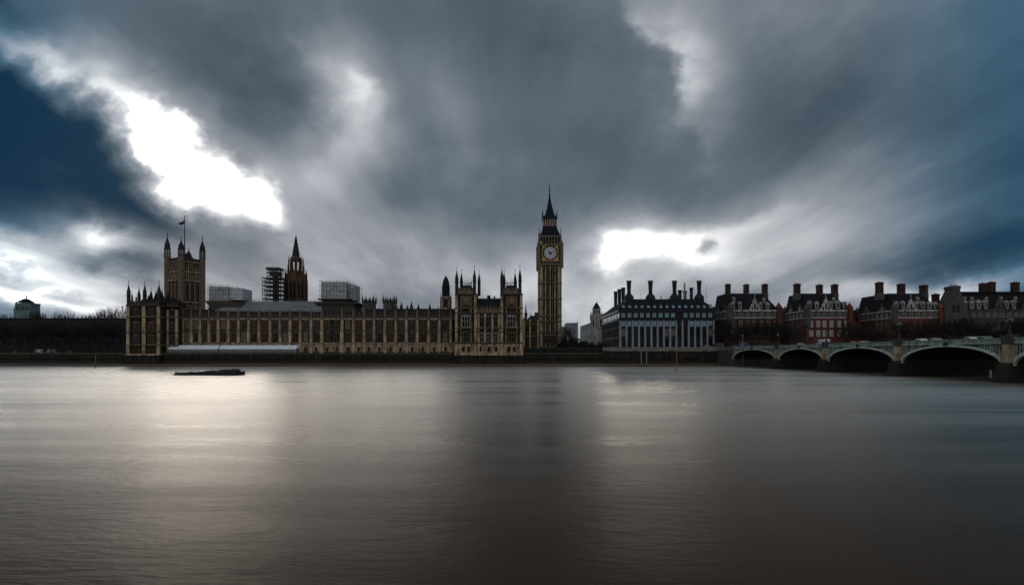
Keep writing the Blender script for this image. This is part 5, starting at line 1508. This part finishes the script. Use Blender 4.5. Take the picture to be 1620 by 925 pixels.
# ------------------------------------------------------------------ river furniture
def marker(label, px, Y, py_top, r, m, topmark=None):
    u = U(Y); x = u.x(px)
    t = thing('river_marker', label, 'marker post', (x, Y, 0))
    mb = MB(); mb.tube((x, Y, -1.5), (x, Y, u.z(py_top)), r, n=8); mb.build('post', m, t)
    mb = MB(); mb.lathe(x, Y, [(r * 1.2, -.3), (r * 1.25, .5), (r * 1.02, .9)], 8); mb.build('weed_band', 'algae', t)
    mb = MB(); mb.lathe(x, Y, [(r * 1.3, u.z(py_top)), (r * 1.3, u.z(py_top) + .25), (.02, u.z(py_top) + .5)], 8); mb.build('cap', m, t)
marker('slim orange river marker in front of the long dark block and bare trees', 151, 245, 562.5, .10, 'orange')
marker('tall orange river marker in front of the grey wall and office block', 1070.5, 210, 556, .11, 'orange')
marker('grey mooring post closest to the dark wall step under the office block', 1014.5, 270, 557.5, .16, 'grey_metal')
marker('grey mooring post between its twin and the tall orange marker', 1023, 270, 558, .16, 'grey_metal')
xq = U(276).x(1175)
t = thing('river_marker', 'slim pale post standing in the water before the first bridge arch', 'marker post', (xq, 276, 0))
mb = MB(); mb.tube((xq, 276, -1), (xq, 276, U(276).z(531)), .13, .1, n=8); mb.build('post', 'grey_metal', t)
mb = MB(); mb.lathe(xq, 276, [(.2, U(276).z(531)), (.25, U(276).z(529.5)), (.03, U(276).z(528.6))], 8); mb.build('cap', 'lamp_glass', t)

def barge():
    Y = 168; u = U(Y); x0, x1 = u.x(280), u.x(383)
    t = thing('barge', 'low black barge loaded with dark clutter moored in the river', 'barge', (u.x(332), Y, 0))
    L = x1 - x0
    def ring(f, z, k=1): 
        x = x0 + L * f; w = 2.6 * k
        return [(x, Y - w, -.4), (x, Y + w, -.4), (x, Y + w * 1.05, z), (x, Y - w * 1.05, z)]
    mb = MB(); mb.loft([ring(-.05, .16, .2), ring(.02, .35, .75), ring(.12, .5, 1), ring(.5, .72, 1), ring(.86, .85, 1), ring(.97, .95, .8), ring(1.02, 1.02, .4)])
    mb.build('hull', 'black', t)
    mb = MB(); rs = random.Random(9)
    for i in range(70):
        f = rs.uniform(.0, .9); x = x0 + L * f; w = rs.uniform(.3, 1.4); y = Y + rs.uniform(-1.8, 1.2); h = rs.uniform(.1, .75) * (.45 + f)
        z = .3 + .5 * f
        mb.loft([[(x, y, z - .2), (x + w, y, z - .2), (x + w, y + .9, z - .2), (x, y + .9, z - .2)], [(x + .1, y + .1, z + h * rs.uniform(.5, 1)), (x + w - .1, y + .1, z + h), (x + w * .9, y + .7, z + h * rs.uniform(.5, 1)), (x + .15, y + .7, z + h)]])
    for i in range(34):
        x = x0 + L * rs.uniform(-.04, .5); y = Y + rs.uniform(-2, 1)
        mb.tube((x, y, .3), (x + rs.uniform(-.7, .7), y, rs.uniform(.6, 1.05)), .05, n=4)
    mb.build('cargo', 'black', t)
    mb = MB(); a, b = u.x(356), u.x(377)
    mb.box(a, b, Y - 1.4, Y + 1.4, .7, 1.35); mb.build('cabin', 'timber', t)
    mb = MB(); mb.box(a - .3, b - .6, Y - 1.6, Y + 1.6, 1.36, 1.46); mb.build('cabin_roof', 'portland_dirty', t)
    mb = MB()
    mb.tube((u.x(330), Y, 1.0), (u.x(358), Y, 1.42), .07)
    for k in range(5): xx = a + (b - a) * k / 4; mb.tube((xx, Y - 1.4, 1.4), (xx, Y - 1.4, 1.8), .04, n=4)
    mb.tube((a, Y - 1.4, 1.78), (b, Y - 1.4, 1.78), .04, n=4)
    mb.build('rail', 'grey_metal', t)
barge()
rs = random.Random(21)
for px, py, lab in ((655, 577, 'small dark mooring buoy off the long palace front'), (708, 578, 'small dark mooring buoy close to the projecting pavilion wall')):
    u = U(290); x = u.x(px)
    t = thing('mooring_buoy', lab, 'buoy', (x, 282, 0))
    mb = MB(); mb.lathe(x, 282, [(.3, -.3), (.62, .1), (.65, .5), (.35, .8), (.1, .85)], 12); mb.build('float', 'black', t)
    mb = MB(); mb.tube((x, 282, .8), (x, 282, 1.25), .05); mb.lathe(x, 282, [(.02, 1.2), (.12, 1.3), (.02, 1.4)], 6); mb.build('ring_post', 'steel', t)

# ------------------------------------------------------------------ trees
def grow(seed, h, spread=1.0, levels=5, lean=0):
    rg = random.Random(seed); tr = MB(); cr = MB()
    def branch(p, d, ln, r, lv):
        segs = 3 if lv < 2 else 2
        mbx = tr if lv == 0 else cr
        for s in range(segs):
            d = (d + Vector((rg.uniform(-1, 1), rg.uniform(-1, 1), rg.uniform(-.3, .6))) * (.10 if lv == 0 else .22)).normalized()
            q = p + d * (ln / segs); r2 = r * (.86 if lv < 2 else .78)
            mbx.tube(p, q, r, r2, n=6 if lv == 0 else (4 if lv < 3 else 3))
            p, r = q, r2
            if lv >= 1 and lv < levels and s < segs - 1:
                fork(p, d, ln * rg.uniform(.5, .75), r * .55, lv, 1)
        if lv < levels: fork(p, d, ln * rg.uniform(.62, .82), r * .8, lv, rg.choice((3, 4)) if lv == 0 else rg.choice((2, 3)))
    def fork(p, d, ln, r, lv, k):
        a0 = rg.uniform(0, 6.3)
        s = d.orthogonal().normalized(); t_ = d.cross(s)
        for i in range(k):
            a = a0 + 2 * math.pi * i / k + rg.uniform(-.5, .5); o = rg.uniform(.35, .85) * spread
            nd = (d * math.cos(o) + (s * math.cos(a) + t_ * math.sin(a)) * math.sin(o) + Vector((0, 0, .12))).normalized()
            branch(p, nd, ln * rg.uniform(.8, 1.1), max(r, h * .0032), lv + 1)
    branch(Vector((0, 0, -.2)), Vector((lean, 0, 1)).normalized(), h * .30, h * .018, 0)
    return tr, cr
def leafy(seed, h, w, n=2600, size=.32):
    rg = random.Random(seed); tr = MB(); cr = MB()
    tr.tube((0, 0, -.2), (.1, 0, h * .5), h * .03, h * .018, 7)
    cl = []
    for i in range(16):
        a = rg.uniform(0, 6.28); q = rg.uniform(.1, .8) * w / 2; z = h * rg.uniform(.32, .88); cl.append((q * math.cos(a), q * math.sin(a), z, w * rg.uniform(.12, .24)))
        tr.tube((.05, 0, h * .35), (q * math.cos(a), q * math.sin(a), z), h * .01, h * .004, 4)
    for i in range(n):
        x, y, z, r = rg.choice(cl); v = Vector((rg.gauss(0, 1), rg.gauss(0, 1), rg.gauss(0, 1))).normalized() * r * rg.random() ** .35
        p = Vector((x, y, z)) + v; a = Vector((rg.uniform(-1, 1), rg.uniform(-1, 1), rg.uniform(-1, 1))).normalized(); b = a.orthogonal().normalized(); s = size * rg.uniform(.5, 1.2)
        cr.add([p - a * s, p + b * s * .5, p + a * s, p - b * s * .5], [(0, 1, 2, 3)])
    return tr, cr
class Kind:
    def __init__(s, tc, name, crown, mats):
        tr, cr = tc
        top = max(p[2] for p in cr.v)
        for m_ in (tr, cr): m_.v = [(x, y, z * 10 / top) for x, y, z in m_.v]
        s.name = name; s.crown = crown
        s.tm = tr.build('trunk', mats[0]).data; s.cm = cr.build(crown, mats[1]).data
        for o in [o for o in bpy.data.objects if o.data in (s.tm, s.cm)]: bpy.data.objects.remove(o)
    def put(s, x, y, z, rot, sc_, label, group):
        t = thing(s.name, label, 'tree', (x, y, z), group, rot); t.scale = (sc_[0], sc_[0], sc_[1])
        for n, me in (('trunk', s.tm), (s.crown, s.cm)):
            o = bpy.data.objects.new(n, me); COL.objects.link(o); o.parent = t
        return t
bare = [Kind(grow(k, 14, sp, 5), 'bare_tree', 'crown', ('bark', 'bark')) for k, sp in ((11, .95), (12, .8), (13, 1.05), (14, .9))]
ever = [Kind(leafy(k, 10, w), 'evergreen_tree', 'crown', ('bark', 'leaf')) for k, w in ((31, 9), (32, 7.5))]
rg = random.Random(77)
G1 = 'bare trees behind the long dark block'; L1 = 'bare tree rising above the flat roof of the long dark block'
for k in range(34):
    px = -60 + k * 8 + rg.uniform(-3, 3)
    if 16 < px < 48: hh = 2.1
    else: hh = rg.uniform(2.15, 2.6)
    if 158 < px < 192: hh = rg.uniform(2.7, 3.0)
    u = U(372); rg.choice(bare).put(u.x(px), 372 + rg.uniform(-5, 5), LAND, rg.uniform(0, 6), (rg.uniform(1.1, 1.3), hh), L1, G1)
G2 = 'bare trees on the grass before the long dark block'; L2 = 'dark bare tree standing in front of the long dark block'
for k in range(28):
    px = -70 + k * 10 + rg.uniform(-3, 3)
    if px > 193: continue
    u = U(322); rg.choice(bare).put(u.x(px), 322 + rg.uniform(-8, 8), LAND, rg.uniform(0, 6), (rg.uniform(1.2, 1.5), rg.uniform(1.45, 1.75)), L2, G2)
G3 = 'bare trees along the embankment'
def emb(px, hh, lab, w=.9):
    u = U(298.5 + rg.uniform(2.2, 3.2)); rg.choice(bare).put(u.x(px), u.Y, EMB, rg.uniform(0, 6), (w, hh), lab, G3)
for px in (1137, 1145, 1153, 1161, 1169, 1177, 1185, 1192, 1200, 1208, 1216, 1225): emb(px + rg.uniform(-2, 2), rg.uniform(.75, 1.45), 'bare tree in front of the first red brick block')
for px in (1236, 1242, 1249, 1256, 1264): emb(px, rg.uniform(.7, 1.35), 'bare tree between the first and second red brick blocks')
for px in (1334, 1341, 1348, 1355, 1362, 1369, 1377): emb(px, rg.uniform(.75, 1.45), 'bare tree between the second and the broad brick block')
for px in (1386, 1394, 1404, 1424, 1432, 1440, 1448, 1456, 1464, 1473, 1482): emb(px, rg.uniform(.75, 1.45), 'bare tree in front of the broad red brick block')
for px in range(1492, 1640, 8): emb(px, rg.uniform(.85, 1.6), 'bare tree in front of the dark shaped gable block')
for k, (px, Y, sc_, hs) in enumerate(((892, 345, 1.0, 1.05), (903, 340, 1.1, .98), (914, 338, 1.2, .93), (926, 334, 1.1, .72), (937, 332, 1.1, .66), (949, 330, 1.1, .62), (884, 334, .9, .5), (896, 330, .9, .55))):
    u = U(Y); ever[k % 2].put(u.x(px), Y, LAND, rg.uniform(0, 6), (sc_, hs), 'dark evergreen tree between the clock tower and the bronze office block', 'evergreens beside the clock tower')
for px, hh in ((905, 1.05), (890, .95)):
    u = U(356); bare[1].put(u.x(px), 356, LAND, px, (1.0, hh * 1.5), 'thin bare tree among the evergreens beside the clock tower', 'bare trees beside the clock tower')
# clipped hedge on the embankment below the clock tower
u = U(306); mb = MB(); rh = random.Random(2)
x0, x1 = u.x(829), u.x(953)
for i in range(6000):
    p = Vector((rh.uniform(x0, x1), 306 + rh.uniform(0, 3), LAND + rh.random() ** .7 * (2.9 + .5 * math.sin(i)))); a = Vector((rh.uniform(-1, 1), rh.uniform(-1, 1), rh.uniform(-1, 1))).normalized(); b = a.orthogonal().normalized(); s = .3
    mb.add([p - a * s, p + b * s * .6, p + a * s, p - b * s * .6], [(0, 1, 2, 3)])
h = mb.build('hedge', 'leaf'); tag(h, 'dark clipped hedge along the river wall below the clock tower', 'hedge')
# iron railing on the parapet by the clock tower
u = U(303); x0, x1 = u.x(829), u.x(953)
t = thing('railing', 'thin dark iron railing before the hedge below the clock tower', 'railing', ((x0 + x1) / 2, 303, LAND))
mb = MB()
for k in range(90):
    x = x0 + (x1 - x0) * k / 89; mb.box(x - .03, x + .03, 302.97, 303.03, LAND, LAND + 1.9)
mb.box(x0, x1, 302.96, 303.04, LAND + 1.7, LAND + 1.76); mb.build('bars', 'black', t)
